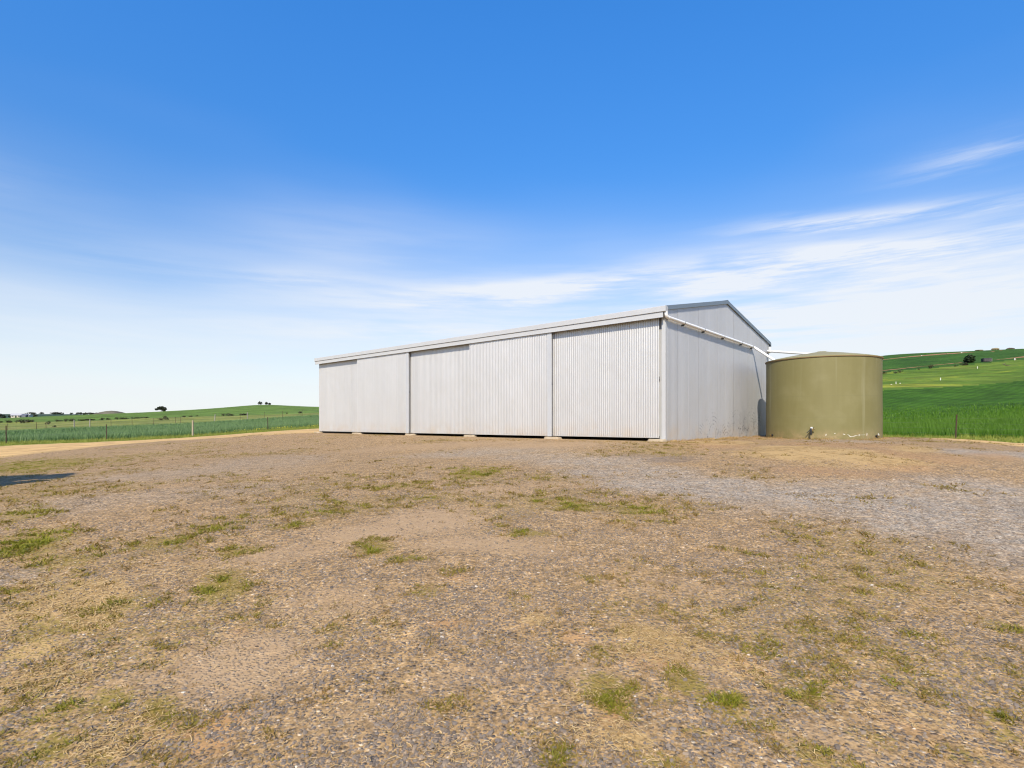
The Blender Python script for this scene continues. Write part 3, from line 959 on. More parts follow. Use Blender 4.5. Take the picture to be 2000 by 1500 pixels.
# back wall
V, F = sheet_mesh(SHED_L, 0.05, lambda s: Z_EAVE, step=4)
MB().add([(x - SHED_L, SHED_W + y, z) for x, y, z in V], F).build('back_wall', M['gable'], SHED, True, angle=180)
# sliding doors: five, in two tracks
DOORS = [(-19.27, 3.76, 0), (-15.55, 3.90, 1), (-11.80, 4.00, 0), (-7.92, 3.92, 1), (-4.18, 3.99, 0)]
DOOR_LABEL = ['far left sliding door on the rear track', 'second sliding door from the left, on the front track', 'middle sliding door on the rear track', 'fourth sliding door from the left, on the front track', 'right-hand sliding door on the rear track, with dark splashes at its foot']
for (x0, wd, proud), lb in zip(DOORS, DOOR_LABEL):
    yf = -0.165 if proud else -0.03
    fr = MB()
    fr.box(x0, x0 + wd, yf + 0.012, yf + 0.05, 0.11, 0.16)
    fr.box(x0, x0 + wd, yf + 0.012, yf + 0.05, 3.55, 3.65)
    fr.box(x0 + 0.002, x0 + 0.06, yf + 0.012, yf + 0.05, 0.1601, 3.5499)
    fr.box(x0, x0 + wd, yf + 0.012, yf + 0.05, 1.8, 1.88)
    d = fr.build('door', M['inner'], SHED)
    d['label'] = lb
    x, xe = x0, x0 + wd - (0.17 if (proud or x0 > -4) else 0.0)
    k = 0
    while x < xe - 0.05:
        w_ = min(0.762, xe - x)
        V, F = sheet_mesh(w_, 0.105, lambda s: 3.70)
        off = -0.002 if k % 2 else 0.0
        MB().add([(x + a, yf - b + off, c) for a, b, c in V], F).build('door_sheet', M['front'], d, True, angle=180)
        x += w_
        k += 1
    if xe < x0 + wd - 0.01:
        MB().box(xe + 0.004, x0 + wd, yf - 0.012, yf + 0.045, 0.085, 3.68).build('stile', M['stile'], d, bevel=0.004)
    MB().box(x0, xe, yf - 0.0125, yf - 0.0095, 0.095, 0.12).build('bottom_rail', M['front'], d)
# posts behind the door joints, corner post and its flashing
for x in (-19.2, -15.58, -11.62, -7.95, -4.0, -0.2):
    MB().box(x - 0.05, x + 0.05, 0.06, 0.2, 0.0, 3.75).build('column', M['stile'], SHED)
MB().prism([(-0.105, -0.035, 0), (0.014, -0.035, 0), (0.014, 0.075, 0), (0.0115, 0.075, 0), (0.0115, -0.0325, 0), (-0.105, -0.0325, 0)], (0, 0, 0.02), (0, 0, 3.80)).build('corner_flashing', M['trim'], SHED)
MB().prism([(0.0105, SHED_W - 0.09, 0), (0.0135, SHED_W - 0.09, 0), (0.0135, SHED_W + 0.02, 0), (-0.09, SHED_W + 0.02, 0), (-0.09, SHED_W + 0.0175, 0), (0.0105, SHED_W + 0.0175, 0)], (0, 0, 0.03), (0, 0, 3.80)).build('corner_flashing', M['trim'], SHED)
# concrete footings
for x, w_, dp in ((-19.25, 0.5, 0.3), (-15.6, 0.75, 0.28), (-11.62, 0.5, 0.3), (-7.95, 0.6, 0.28), (-4.0, 0.62, 0.32), (-0.22, 0.50, 0.30)):
    r_ = np.random.default_rng(int(abs(x) * 100))
    V, F = [], []
    n = 14
    for lay, (z, s) in enumerate(((-0.15, 1.12), (0.03, 1.0), (0.068, 0.9))):
        for k in range(n):
            a = 2 * math.pi * k / n
            c_, s_ = math.cos(a), math.sin(a)
            px_ = math.copysign(abs(c_) ** 0.45, c_) * w_ / 2 * s * (1 + 0.1 * r_.uniform(-1, 1))
            py_ = math.copysign(abs(s_) ** 0.45, s_) * dp / 2 * s * (1 + 0.1 * r_.uniform(-1, 1))
            V.append((x + px_, -0.09 + py_, z + 0.008 * r_.uniform(-1, 1)))
    for l in range(2):
        F += [(l * n + k, l * n + (k + 1) % n, (l + 1) * n + (k + 1) % n, (l + 1) * n + k) for k in range(n)]
    F.append(tuple(range(2 * n, 3 * n)))
    MB().add(V, F).build('concrete_footing', M['concrete'], SHED, True, angle=30)
# roof: two corrugated slopes, ribs running down the slope
for sgn, nm in ((1, 'roof_slope'), (-1, 'roof_slope')):
    n = int((SHED_L + 0.2) / PITCH) * 4
    xs = np.linspace(-SHED_L - 0.04, 0.04, n + 1)
    zz = 0.0085 * np.cos(2 * np.pi * xs / PITCH)
    ye = -0.20 if sgn > 0 else SHED_W + 0.15
    ym = SHED_W / 2
    ze = roof_z(ye)
    V = [(x, ye, ze + 0.05 + z) for x, z in zip(xs, zz)] + [(x, ym, Z_RIDGE + 0.05 + z) for x, z in zip(xs, zz)]
    F = [(i, i + 1, n + 2 + i, n + 1 + i) for i in range(n)]
    MB().add(V, F).build(nm, M['roof'], SHED, True, angle=180)
ym = SHED_W / 2
MB().prism([(0, ym - 0.18, Z_RIDGE + 0.035), (0, ym, Z_RIDGE + 0.078), (0, ym + 0.18, Z_RIDGE + 0.035), (0, ym + 0.18, Z_RIDGE + 0.04), (0, ym, Z_RIDGE + 0.083), (0, ym - 0.18, Z_RIDGE + 0.04)],
           (-SHED_L - 0.053, 0, 0), (0.053, 0, 0)).build('ridge_cap', M['barge'], SHED)
# front: deep fascia over the door tracks with a square gutter on top of it
MB().prism([(0, -0.215, 3.555), (0, -0.195, 3.555), (0, -0.195, 3.70), (0, -0.215, 3.70)], (-SHED_L - 0.08, 0, 0), (0.02, 0, 0)).build('fascia', M['trim'], SHED)
MB().prism([(0, -0.225, 3.545), (0, -0.19, 3.545), (0, -0.19, 3.556), (0, -0.225, 3.556)], (-SHED_L - 0.08, 0, 0), (0.02, 0, 0)).build('fascia_lip', M['front'], SHED)
MB().prism([(0, -0.195, 3.56), (0, -0.02, 3.80), (0, -0.02, 3.82), (0, -0.195, 3.75)], (-SHED_L - 0.07, 0, 0), (0.01, 0, 0)).build('track_cover', M['inner'], SHED)
gut = [(0, -0.235, 3.705), (0, -0.245, 3.71), (0, -0.245, 3.855), (0, -0.23, 3.87), (0, -0.222, 3.862), (0, -0.238, 3.85), (0, -0.238, 3.715), (0, -0.10, 3.715), (0, -0.10, 3.84), (0, -0.095, 3.84), (0, -0.095, 3.705)]
g_ = MB().prism(gut, (-SHED_L - 0.10, 0, 0), (0.115, 0, 0)).build('gutter', M['trim'], SHED)
for gx in (-SHED_L - 0.102, 0.117):
    MB().prism([(0, -0.246, 3.703), (0, -0.246, 3.872), (0, -0.215, 3.875), (0, -0.094, 3.845), (0, -0.094, 3.703)], (gx - 0.002, 0, 0), (gx + 0.002, 0, 0)).build('gutter_end', M['trim'], g_)
MB().prism([(0, SHED_W + 0.05, 3.70), (0, SHED_W + 0.19, 3.70), (0, SHED_W + 0.19, 3.84), (0, SHED_W + 0.18, 3.84), (0, SHED_W + 0.18, 3.71), (0, SHED_W + 0.05, 3.71)], (-SHED_L - 0.1, 0, 0), (0.06, 0, 0)).build('gutter', M['barge'], SHED)
# barge flashings on both gables
for gx, sg in ((0.0, 1), (-SHED_L, -1)):
    for ya, yb in ((-0.225, ym), (SHED_W + 0.17, ym)):
        za, zb = roof_z(ya) + 0.072, Z_RIDGE + 0.072
        x0_, x1_ = gx + sg * 0.118, gx + sg * 0.125
        b = MB()
        prof_a = [(gx + sg * 0.052, ya, za), (gx + sg * 0.052, ya, za - 0.125), (gx + sg * 0.047, ya, za - 0.125), (gx + sg * 0.047, ya, za - 0.006), (gx - sg * 0.06, ya, za - 0.006), (gx - sg * 0.06, ya, za)]
        prof_b = [(p[0], yb, p[2] - za + zb) for p in prof_a]
        n = len(prof_a)
        b.add(prof_a + prof_b, [(i, (i + 1) % n, n + (i + 1) % n, n + i) for i in range(n)] + [tuple(range(n)), tuple(range(n, 2 * n))])
        b.build('barge_flashing', M['barge'], SHED)
        # soffit strip closing the gap to the sheets
        MB().prism([(gx + sg * 0.010, ya, za - 0.118), (gx + sg * 0.046, ya, za - 0.118), (gx + sg * 0.046, ya, za - 0.123), (gx + sg * 0.010, ya, za - 0.123)], (0, 0, 0), (0, yb - ya, zb - za)).build('barge_soffit', M['barge'], SHED)


def shed_world(x, y, z):
    w = P0 + x * AX + y * AY
    return (w[0], w[1], EYE + PAD + z)


# ------------------------------------------------------------------ rainwater pipes
def arc(a, b, c, r, n=5):
    """rounded corner at b between a and c"""
    a, b, c = Vector(a), Vector(b), Vector(c)
    d1, d2 = (a - b).normalized(), (c - b).normalized()
    p, q = b + d1 * r, b + d2 * r
    return [(1 - t) ** 2 * p + 2 * t * (1 - t) * b + t * t * q for t in [i / n for i in range(n + 1)]]


def pipe_thing(pts, r, label, brackets, bend=0.12):
    root = empty('rainwater_pipe', shed_world(*pts[0]), YAW)
    tag(root, label, 'pipe', 'white rainwater pipes to the tank')
    o = Vector(pts[0])
    path = [Vector(pts[0])]
    for a, b, c in zip(pts[:-2], pts[1:-1], pts[2:]):
        path += arc(a, b, c, bend)
    path.append(Vector(pts[-1]))
    MB().tube([p - o for p in path], r, 16).build('pipe', M['pvc'], root, True, angle=60)
    for a, b in zip(pts[:-1], pts[1:]):      # sockets at the bends
        d = (Vector(b) - Vector(a))
        if d.length > 1.0:
            u = d.normalized()
            for s, e in ((Vector(a) + u * (bend + .01), Vector(a) + u * (bend + .07)),):
                MB().tube([s - o, e - o], r * 1.09, 16).build('socket', M['pvc'], root, True, angle=60)
    for bx in brackets:
        b = Vector(bx) - o
        k = MB()
        k.tube([b + Vector((0, -0.011, 0.002)), b + Vector((0, 0.011, -0.002))], r * 1.10, 16)
        k.box(b.x - r - 0.04, b.x + 0.005, b.y - 0.012, b.y + 0.012, b.z - r - 0.045, b.z - r * 0.8)
        k.build('bracket', M['strap'], root)
    return root


R_P = 0.047
pA, pB = (0.085, -0.155, 3.56), (0.085, 7.30, 3.45)


def along(y):
    t = (y - pA[1]) / (pB[1] - pA[1])
    return (0.085, y, pA[2] + t * (pB[2] - pA[2]))


pipe_thing([(0.085, -0.155, 3.705), pA, pB, (0.93, 7.02, 2.84), (1.05, 6.98, 2.70)], R_P, 'long white pipe strapped along the gable wall, dropping to the tank rim', [along(y) for y in (1.05, 2.55, 4.2, 5.95, 7.1)])
pipe_thing([(-0.0, SHED_W + 0.12, 3.70), (0.02, SHED_W + 0.12, 3.46), (0.10, SHED_W - 0.45, 3.45), (2.35, 7.95, 3.03), (2.45, 7.88, 2.85)], R_P, 'white pipe crossing open air from the far eave to the middle of the tank roof', [])

# ------------------------------------------------------------------ water tank
TC = (2.44, 7.19)
TR, TH = 1.80, 2.73
tw = shed_world(TC[0], TC[1], 0)
TANK = empty('water_tank', tw, 0)
tag(TANK, 'round olive green rainwater tank standing beside the gable end of the shed', 'water tank')
cz = h1(tw[0], tw[1]) - tw[2]
prof = [(TR * 0.985, -0.12), (TR, 0.0)] + [(TR + 0.004 * math.sin(z * 2.3), z) for z in np.linspace(0.1, TH - 0.06, 16)] + [(TR, TH - 0.02)]
MB().lathe(prof, 96).build('wall', M['tank'], TANK, True, angle=50)
MB().lathe([(TR + 0.002, TH - 0.034), (TR + 0.026, TH - 0.03), (TR + 0.03, TH - 0.012), (TR + 0.004, TH - 0.004)], 96).build('rim', M['rim'], TANK, True, angle=30)
prof = [(TR + 0.032, TH - 0.012), (TR + 0.034, TH + 0.01), (TR - 0.03, TH + 0.03)] + [(TR * k, TH + 0.03 + 0.30 * (1 - k ** 1.25)) for k in (0.9, 0.7, 0.5, 0.33, 0.16)] + [(0.14, TH + 0.33)]
MB().lathe(prof, 96).build('roof', M['tank_roof'], TANK, True, angle=30)
MB().lathe([(0.15, TH + 0.30), (0.15, TH + 0.334), (0.14, TH + 0.338), (0.001, TH + 0.34)], 24).build('lid', M['tank_roof'], TANK, True, angle=40)


def on_tank(px, z, r=TR):
    """local point on the tank wall seen in image column px at height z (the near side)"""
    d = np.array([(px - CX) / FPX, 1.0])
    d /= np.linalg.norm(d)
    c = np.array(tw[:2])
    b = d @ c
    disc = max(b * b - (c @ c - r * r), 0.0)
    q = d * (b - math.sqrt(disc)) - c
    return Vector((q[0], q[1], z)), Vector((q[0], q[1], 0)).normalized()


def valve(px, z, s=1.0, full=True):
    p, n = on_tank(px, z)
    t = Vector((-n.y, n.x, 0))
    up = Vector((0, 0, 1))
    if full:
        v = MB().tube([p - n * 0.02, p + n * 0.03], 0.062, 14).build('tap', M['black'], TANK, True, angle=40)
        MB().tube([p + n * 0.02, p + n * 0.16], 0.030, 12).tube([p + n * 0.16, p + n * 0.16 - up * 0.05 + n * 0.03, p + n * 0.18 - up * 0.17], 0.028, 12).build('spout', M['black'], v, True, angle=50)
        MB().tube([p + n * 0.10, p + n * 0.10 + up * 0.07], 0.033, 12).build('valve_cap', M['pvc'], v, True, angle=40)
        MB().tube([p + n * 0.10 - t * 0.02, p + n * 0.15 - t * 0.13 - up * 0.13], 0.014, 8).build('lever', M['black'], v, True)
        MB().tube([p + n * 0.12 + t * 0.03, p + n * 0.12 + t * 0.10 + up * 0.01], 0.016, 8).tube([p + n * 0.12 + t * 0.02 - up * .03, p + n * 0.15 + t * 0.05 - up * .03], 0.03, 10).build('nozzle', M['brass'], v, True, angle=40)
    else:
        v = MB().tube([p - n * 0.02, p + n * 0.05], 0.045 * s, 12).build('outlet', M['black'], TANK, True, angle=40)
        MB().tube([p + n * 0.05, p + n * 0.09], 0.025 * s, 10).build('plug', M['brass'], v, True, angle=40)


valve(1586, 0.33)
valve(1509, 0.10, 0.9, False)
valve(1711, 0.10, 1.0, False)


def streak(pts):
    """a crust of salt on the wall: a thin raised ribbon of uneven width"""
    V, F = [], []
    n = len(pts)
    for lay in (TR - 0.004, TR + 0.007):
        for px, z, h in pts:
            for dz in (-h / 2, h / 2):
                p, _ = on_tank(px, z + dz, lay)
                V.append(p)
    m_ = 2 * n
    for i in range(n - 1):
        a = 2 * i
        F += [(m_ + a, m_ + a + 2, m_ + a + 3, m_ + a + 1), (a, a + 2, m_ + a + 2, m_ + a), (a + 1, m_ + a + 1, m_ + a + 3, a + 3)]
    MB().add(V, F).build('salt_streak', M['salt'], TANK)


streak([(1655, .165, .006), (1657.5, .14, .02), (1660, .10, .035), (1662, .085, .02), (1666, .095, .012), (1669, .11, .024), (1672, .125, .014), (1675, .135, .006)])
streak([(1646, .175, .01), (1649, .165, .025), (1651, .158, .01)])
streak([(1612.3, .13, .03), (1613.2, .14, .07), (1614.2, .16, .03)])
streak([(1629, .185, .01), (1631, .195, .025), (1632, .2, .012)])
streak([(1677.3, .14, .05), (1678, .14, .08), (1678.7, .145, .04)])
streak([(1692.4, .15, .05), (1693.2, .16, .10), (1694, .17, .05)])
streak([(1714, .09, .05), (1714.8, .12, .13), (1716, .16, .07), (1717.5, .13, .06)])
streak([(1675, .138, .006), (1690, .15, .006)])


# ================================================================== fences
def picket_mesh(h):
    b = MB()
    for k in range(3):
        a = 2 * math.pi * k / 3 + math.pi / 2
        c, s = math.cos(a), math.sin(a)
        w_, t = 0.034, 0.006
        prof = [(-s * t, c * t, 0), (c * w_ - s * t, s * w_ + c * t, 0), (c * w_ + s * t, s * w_ - c * t, 0), (s * t, -c * t, 0)]
        b.prism(prof, (0, 0, -0.3), (0, 0, h))
    return b


def fence(origin, direc, stations, label, group, wires=(0.3, 0.55, 0.8, 1.05), zoff=0.0):
    root = empty('wire_fence', (*origin, h1(*origin)))
    tag(root, label, 'fence', group)
    o = Vector(root.location)
    tops = []
    for s, kind, h, lean in stations:
        p = np.array(origin) + np.array(direc) * s
        g = Vector((p[0], p[1], h1(*p))) - o
        if kind == 'steel':
            q = picket_mesh(h).build('post', M['picket'], root)
        elif kind == 'timber':
            q = MB().tube([(0, 0, -0.3), (0.004, 0, h * .5), (0, 0.003, h)], [0.075, 0.07, 0.068], 12).build('post', M['timber'], root, True, angle=40)
        else:
            q = MB().tube([(0, 0, -0.3), (0.01, 0, h * .5), (0, 0.006, h)], [0.10, 0.09, 0.085], 10).build('post', M['timber_grey'], root, True, angle=40)
        q.location = g
        q.rotation_euler = (0.0, lean, 0.0)
        tops.append((g, h))
    for wz in wires:
        b = MB()
        path = []
        for (g, h), (g2, h2) in zip(tops[:-1], tops[1:]):
            for t in (0, 0.5):
                path.append(g.lerp(g2, t) + Vector((0, 0, wz - (0.012 if t else 0))))
        path.append(tops[-1][0] + Vector((0, 0, wz)))
        b.tube(path, 0.0022, 4).build('wire', M['wire'], root)
    return root


fence(FA, AY, [(-16.4, 'steel', 1.2, 0), (-10.9, 'steel', 1.2, 0.01), (-5.6, 'steel', 1.22, -0.01), (0.0, 'steel', 1.2, -0.02), (5.9, 'timber', 1.32, 0.0), (12.2, 'steel', 1.25, -0.02), (18.4, 'steel', 1.2, 0.01), (24.6, 'timber', 1.3, 0)],
      'wire fence of dark pickets and one timber post before the blue-green crop on the left', None)
fence(FQ, AX, [(-48.6, 'timber', 1.3, 0), (-33, 'steel', 1.2, 0), (-22, 'steel', 1.2, 0), (-11.5, 'steel', 1.2, 0.01), (-5.6, 'steel', 1.2, 0), (0, 'steel', 1.24, 0.045), (5.8, 'steel', 1.2, 0), (11.5, 'steel', 1.2, -0.02)],
      'wire fence with a rusty leaning steel picket on the right, behind the tank', None)

# the far fence along the back of the left crop: one post per image column
farp = [(-60, 'steel'), (15, 'steel'), (71, 'steel'), (90, 'steel'), (145, 'grey'), (175, 'grey'), (217, 'steel'), (258, 'steel'), (300, 'steel'), (343, 'steel'), (353, 'steel'), (419, 'grey'), (469, 'steel'), (483, 'grey'), (517, 'steel'), (552, 'steel'), (590, 'steel'), (640, 'grey')]
c0 = at(-60, 93)
root = empty('wire_fence', c0)
tag(root, 'distant post and wire fence along the back edge of the left crop', 'fence')
o_ = Vector(c0)
prev = []
for px, kd in farp:
    Yd = float(np.interp(px, [0, 343, 620], [96, 104, 120]))
    g = Vector(at(px, Yd))
    hh = {'steel': 1.35, 'grey': 1.5}[kd]
    rr = {'steel': 0.034, 'grey': 0.09}[kd]
    q = MB().tube([(0, 0, -0.3), (0.01, 0, hh * .5), (0, 0.006, hh)], [rr, rr * .95, rr * .9], 8).build('post', M['picket'] if kd == 'steel' else M['timber_grey'], root, True, angle=40)
    q.location = g - o_
    q.rotation_euler = (0, 0.09 if px == 419 else RNG.uniform(-.03, .03), 0)
    prev.append(g - o_)
for wz in (0.5, 0.85, 1.2):
    MB().tube([p + Vector((0, 0, wz)) for p in prev], 0.006, 4).build('wire', M['wire'], root)


# ================================================================== trees and bushes
def leaves(lobes, n, size, rng, flat=0.6):
    """leaf-spray quads through the shell of several lobes: returns V, F, tint"""
    lobes = np.array(lobes, float)            # x y z rx ry rz
    wgt = (lobes[:, 3] * lobes[:, 4] * lobes[:, 5]) ** 0.66
    pick = rng.choice(len(lobes), n, p=wgt / wgt.sum())
    L = lobes[pick]
    d = rng.normal(size=(n, 3))
    d /= np.linalg.norm(d, axis=1)[:, None]
    rad = rng.uniform(0.45, 1.08, n) ** 0.6
    c = L[:, :3] + d * L[:, 3:] * rad[:, None]
    clump = np.array([fbm(c[:, 0] * 1.0 + 7, c[:, 2] * 1.0 + c[:, 1], 2.2 / max(lobes[:, 3].max(), .1), 3, 3)])[0]
    keep = clump > 0.33
    c, d = c[keep], d[keep]
    n = len(c)
    nrm = d + rng.normal(size=(n, 3)) * 0.8
    nrm /= np.linalg.norm(nrm, axis=1)[:, None]
    a = np.cross(nrm, rng.normal(size=(n, 3)))
    a /= np.linalg.norm(a, axis=1)[:, None] + 1e-9
    b = np.cross(nrm, a)
    s = size * rng.uniform(0.6, 1.4, n)[:, None]
    V = np.stack([c - a * s, c - b * s * flat + nrm * s * .15, c + a * s, c + b * s * flat - nrm * s * .15], 1).reshape(-1, 3)
    F = np.arange(4 * n).reshape(-1, 4)
    tint = np.repeat(np.stack([rng.uniform(0, 1, n), np.zeros(n), np.zeros(n), np.ones(n)], 1), 4, 0)
    return V, F, tint


def tree(loc, h, w, label, group, seed, name='tree', nleaf=500, leaf=None, mat='leaf', trunk=0.35, lobes=None, cat='tree'):
    rng = np.random.default_rng(seed)
    root = empty(name, loc)
    tag(root, label, cat, group)
    if lobes is None:
        lobes = []
        k = 6 if w > 3 else 4
        for i in range(k):
            a = rng.uniform(0, 2 * math.pi)
            rr = rng.uniform(0.15, 0.62) * w / 2
            lobes.append((rr * math.cos(a), rr * math.sin(a), h * rng.uniform(trunk + 0.12, 0.80), w * rng.uniform(.2, .32), w * rng.uniform(.2, .32), h * rng.uniform(.13, .2)))
        lobes.append((0, 0, h * 0.80, w * .25, w * .25, h * .18))
    tb = MB()
    r0 = max(0.05 * h, 0.05)
    top = (0.05 * w * rng.uniform(-1, 1), 0.05 * w * rng.uniform(-1, 1), h * (trunk + 0.12))
    tb.tube([(0, 0, -0.3), (top[0] * .3, top[1] * .6, h * trunk * .5), top], [r0, r0 * .75, r0 * .6], 7)
    for lb in lobes:
        mid = [(top[i] * 0.6 + lb[i] * 0.4) for i in range(3)]
        mid[2] += 0.02 * h
        tb.tube([top, mid, lb[:3]], [r0 * .5, r0 * .32, r0 * .12], 5)
    tb.build('trunk', M['bark'], root, True)
    V, F, T = leaves(lobes, nleaf, leaf or w * 0.045, rng)
    fast_mesh('crown', V, F, M[mat], root, False, dict(tint=T))
    return root


def bush(loc, w, h, label, group, seed, mat='scrub', n=160, name='bush'):
    rng = np.random.default_rng(seed)
    root = empty(name, loc)
    tag(root, label, 'bush', group)
    lobes = [(rng.uniform(-.28, .28) * w, rng.uniform(-.28, .28) * w, h * rng.uniform(.3, .6), w * rng.uniform(.22, .34), w * rng.uniform(.22, .34), h * rng.uniform(.3, .45)) for _ in range(5)]
    b = MB()
    for lb in lobes:
        b.tube([(0, 0, -0.1), (lb[0] * .5, lb[1] * .5, lb[2] * .6), lb[:3]], [.03 * w, .02 * w, .008 * w], 5)
    b.build('stem', M['bark'], root)
    V, F, T = leaves(lobes, n, w * 0.075, rng, 0.7)
    V[:, 2] = np.maximum(V[:, 2], 0.02)
    fast_mesh('foliage', V, F, M[mat], root, False, dict(tint=T))
    return root


# the lone spreading tree on the left skyline
tree(at(314, 425), 4.9, 9.2, 'lone dark spreading tree on the left skyline', None, 5, 'tree', 1500, 0.36, 'leaf', 0.22,
     [(-2.6, 0, 2.5, 1.7, 1.5, .65), (-1.2, .6, 3.4, 1.7, 1.6, .8), (.6, -.4, 3.8, 1.9, 1.7, .85), (2.2, .3, 3.2, 1.8, 1.5, .8), (3.3, -.2, 2.4, 1.3, 1.3, .7), (1.8, .5, 1.5, 1.5, 1.2, 1.1), (-3.6, .2, 1.9, .9, .9, .45), (0.2, .2, 2.8, 1.6, 1.6, .7), (2.6, 0, 1.2, 1.2, 1, 1.0)])
for k, (px, w_, h_, lb) in enumerate([(508, 4.0, 3.4, 'largest of three small dark trees on the crest of the left hill'), (520.5, 2.4, 2.8, 'middle one of three small dark trees on the crest of the left hill'), (526.5, 2.2, 2.0, 'right-hand, lowest of three small dark trees on the crest of the left hill')]):
    tree(at(px, 446), h_, w_, lb, 'trees on the left hill crest', 40 + k, 'tree', 300, 0.3, 'leaf', 0.1,
         [(0, 0, h_ * .5, w_ * .36, w_ * .36, h_ * .40), (w_ * .22, 0, h_ * .42, w_ * .26, w_ * .3, h_ * .34), (-w_ * .24, 0, h_ * .4, w_ * .24, w_ * .3, h_ * .32)])

# scrub and farm trees round the far houses, and tree lines on the far skyline
k = 0
for px, Y, w_, h_, lb in [(1, 520, 9, 7, 'dark tree clump at the left edge of the picture before the far hills'), (7, 525, 6, 4.5, 'low dark tree just left of the cream farmhouse gap'), (20.5, 535, 5, 4.2, 'rounded dark tree touching the left end of the cream farmhouse'),
                          (46, 590, 7, 7.5, 'dark tree behind the slate-roofed farm building, left of its row'), (51.5, 588, 7, 8, 'dark tree behind the slate-roofed farm building, second of its row'), (57, 586, 7, 7, 'dark tree behind the slate-roofed farm building, third of its row'), (62.5, 560, 6, 6.2, 'dark tree at the right end of the farm buildings'), (68, 560, 6, 5, 'lower dark tree closing the farm tree row on the right'),
                          (83, 640, 4, 2.5, 'low dark shrub on the ridge right of the farm')]:
    tree(at(px, Y), h_ * .75, w_ * .85, lb, 'trees round the far farm', 300 + k, 'tree', 260, 0.5, 'leaf', 0.15)
    k += 1
SKO = ['first', 'second', 'third', 'fourth', 'fifth', 'sixth', 'seventh', 'eighth', 'ninth', 'tenth', 'eleventh', 'twelfth', 'thirteenth', 'fourteenth', 'fifteenth', 'sixteenth', 'seventeenth', 'eighteenth', 'nineteenth']
for sk, (px, w_, h_) in enumerate([(60, 18, 6), (66, 14, 5), (81, 14, 6), (103, 16, 5), (107, 16, 7), (111, 18, 7), (115, 16, 6), (119, 14, 6), (140, 14, 5), (152, 12, 6), (158, 13, 7), (163, 12, 4), (167, 12, 6), (172, 13, 6), (176, 13, 7), (181, 12, 5), (188, 12, 6), (240, 12, 5), (292, 10, 4)]):
    tree(at(px, 1760), h_ * .8 + 2, w_, 'tiny dark tree on the far left skyline, ' + SKO[sk] + ' from the left', 'far skyline trees', 500 + k, 'tree', 120, 1.4, 'leaf', 0.1)
    k += 1

BUSHES = [(4, 183, 2.2, .9), (14, 181, 2.0, 1.6), (22, 180, 3, .9), (32, 178, 1.6, 1.4), (41, 172, 3.0, 1.9), (47, 178, 3.0, 1.2), (53, 178, 4.0, 1.5), (60, 181, 4, .9), (64, 182, 1.6, 1.5), (94, 150, 2.2, 1.6), (111, 180, 1.5, 1.3), (119, 186, 3.5, .7), (128, 182, 2.5, 1.4), (136, 182, 2.0, 1.6), (142, 182, 2.4, 1.5), (160, 186, 5, .7), (178, 186, 5, .7), (199, 184, 2.6, 1.3), (210, 185, 2.6, 1.1), (229, 185, 2.4, 1.3), (245, 187, 4, .7), (265, 187, 4, .6),
          (284, 187, 4, .5), (107, 120, 1.4, .7), (322, 158, 2.4, 2.0), (316, 156, 2.2, .8), (328, 157, 1.6, .7), (360, 182, 2.0, .8), (372, 187, 2, .5), (384, 187, 1.4, .9), (436, 186, 2.4, 1.4), (446, 186, 2.6, 1.5), (452, 188, 2.6, .7), (474, 190, 4.0, .8), (560, 192, 1.4, .9), (585, 194, 2.6, 1.2)]
ORD = ['first', 'second', 'third', 'fourth', 'fifth', 'sixth', 'seventh', 'eighth', 'ninth', 'tenth', 'eleventh', 'twelfth', 'thirteenth', 'fourteenth', 'fifteenth', 'sixteenth', 'seventeenth', 'eighteenth', 'nineteenth']
ORD += ['twentieth'] + ['twenty-' + w for w in ORD[:9]] + ['thirtieth'] + ['thirty-' + w for w in ORD[:9]]
BUSHES.sort()
for i, (px, Y, w_, h_) in enumerate(BUSHES):
    lb = 'brown-green paddock bush, ' + ORD[i] + ' from the picture\'s left edge'
    if px == 322:
        lb = 'largest brown bush in the yellow paddock below the lone tree'
    bush(at(px, Y), w_ * .72, h_ * .68, lb, 'paddock bushes on the left', 700 + i, 'scrub', 110)
RB = [(1893, 238, 5.2, 3.9, 'large rounded dark green bush on the right-hand slope', 'bushleaf', 900), (1727, 216, 1.8, 1.1, 'small bush just right of the tank on the slope', 'scrub', 120), (1749, 214, 1.6, 1.0, 'small dark bush near the tank, lower of a close pair', 'scrub', 120), (1757, 216, 2.0, 1.3, 'small dark bush near the tank, upper of a close pair', 'scrub', 120),
      (1795, 222, 1.3, 1.0, 'tiny bush alone mid slope on the right', 'scrub', 100), (1819, 224, 2.4, 1.7, 'dark bush below the red track on the right slope', 'scrub', 150), (1865, 224, 1.3, 1.1, 'tiny bush below and left of the rounded dark bush', 'scrub', 100), (1884, 226, 2.8, 1.2, 'low wide bush below the rounded dark bush', 'scrub', 150), (1877, 230, 1.4, .9, 'faint small shrub between low wide bush and red track', 'scrub', 100)]
for i, (px, Y, w_, h_, lb, mt, n) in enumerate(RB):
    bush(at(px, Y), w_, h_, lb, 'bushes on the right slope', 800 + i, mt, n)

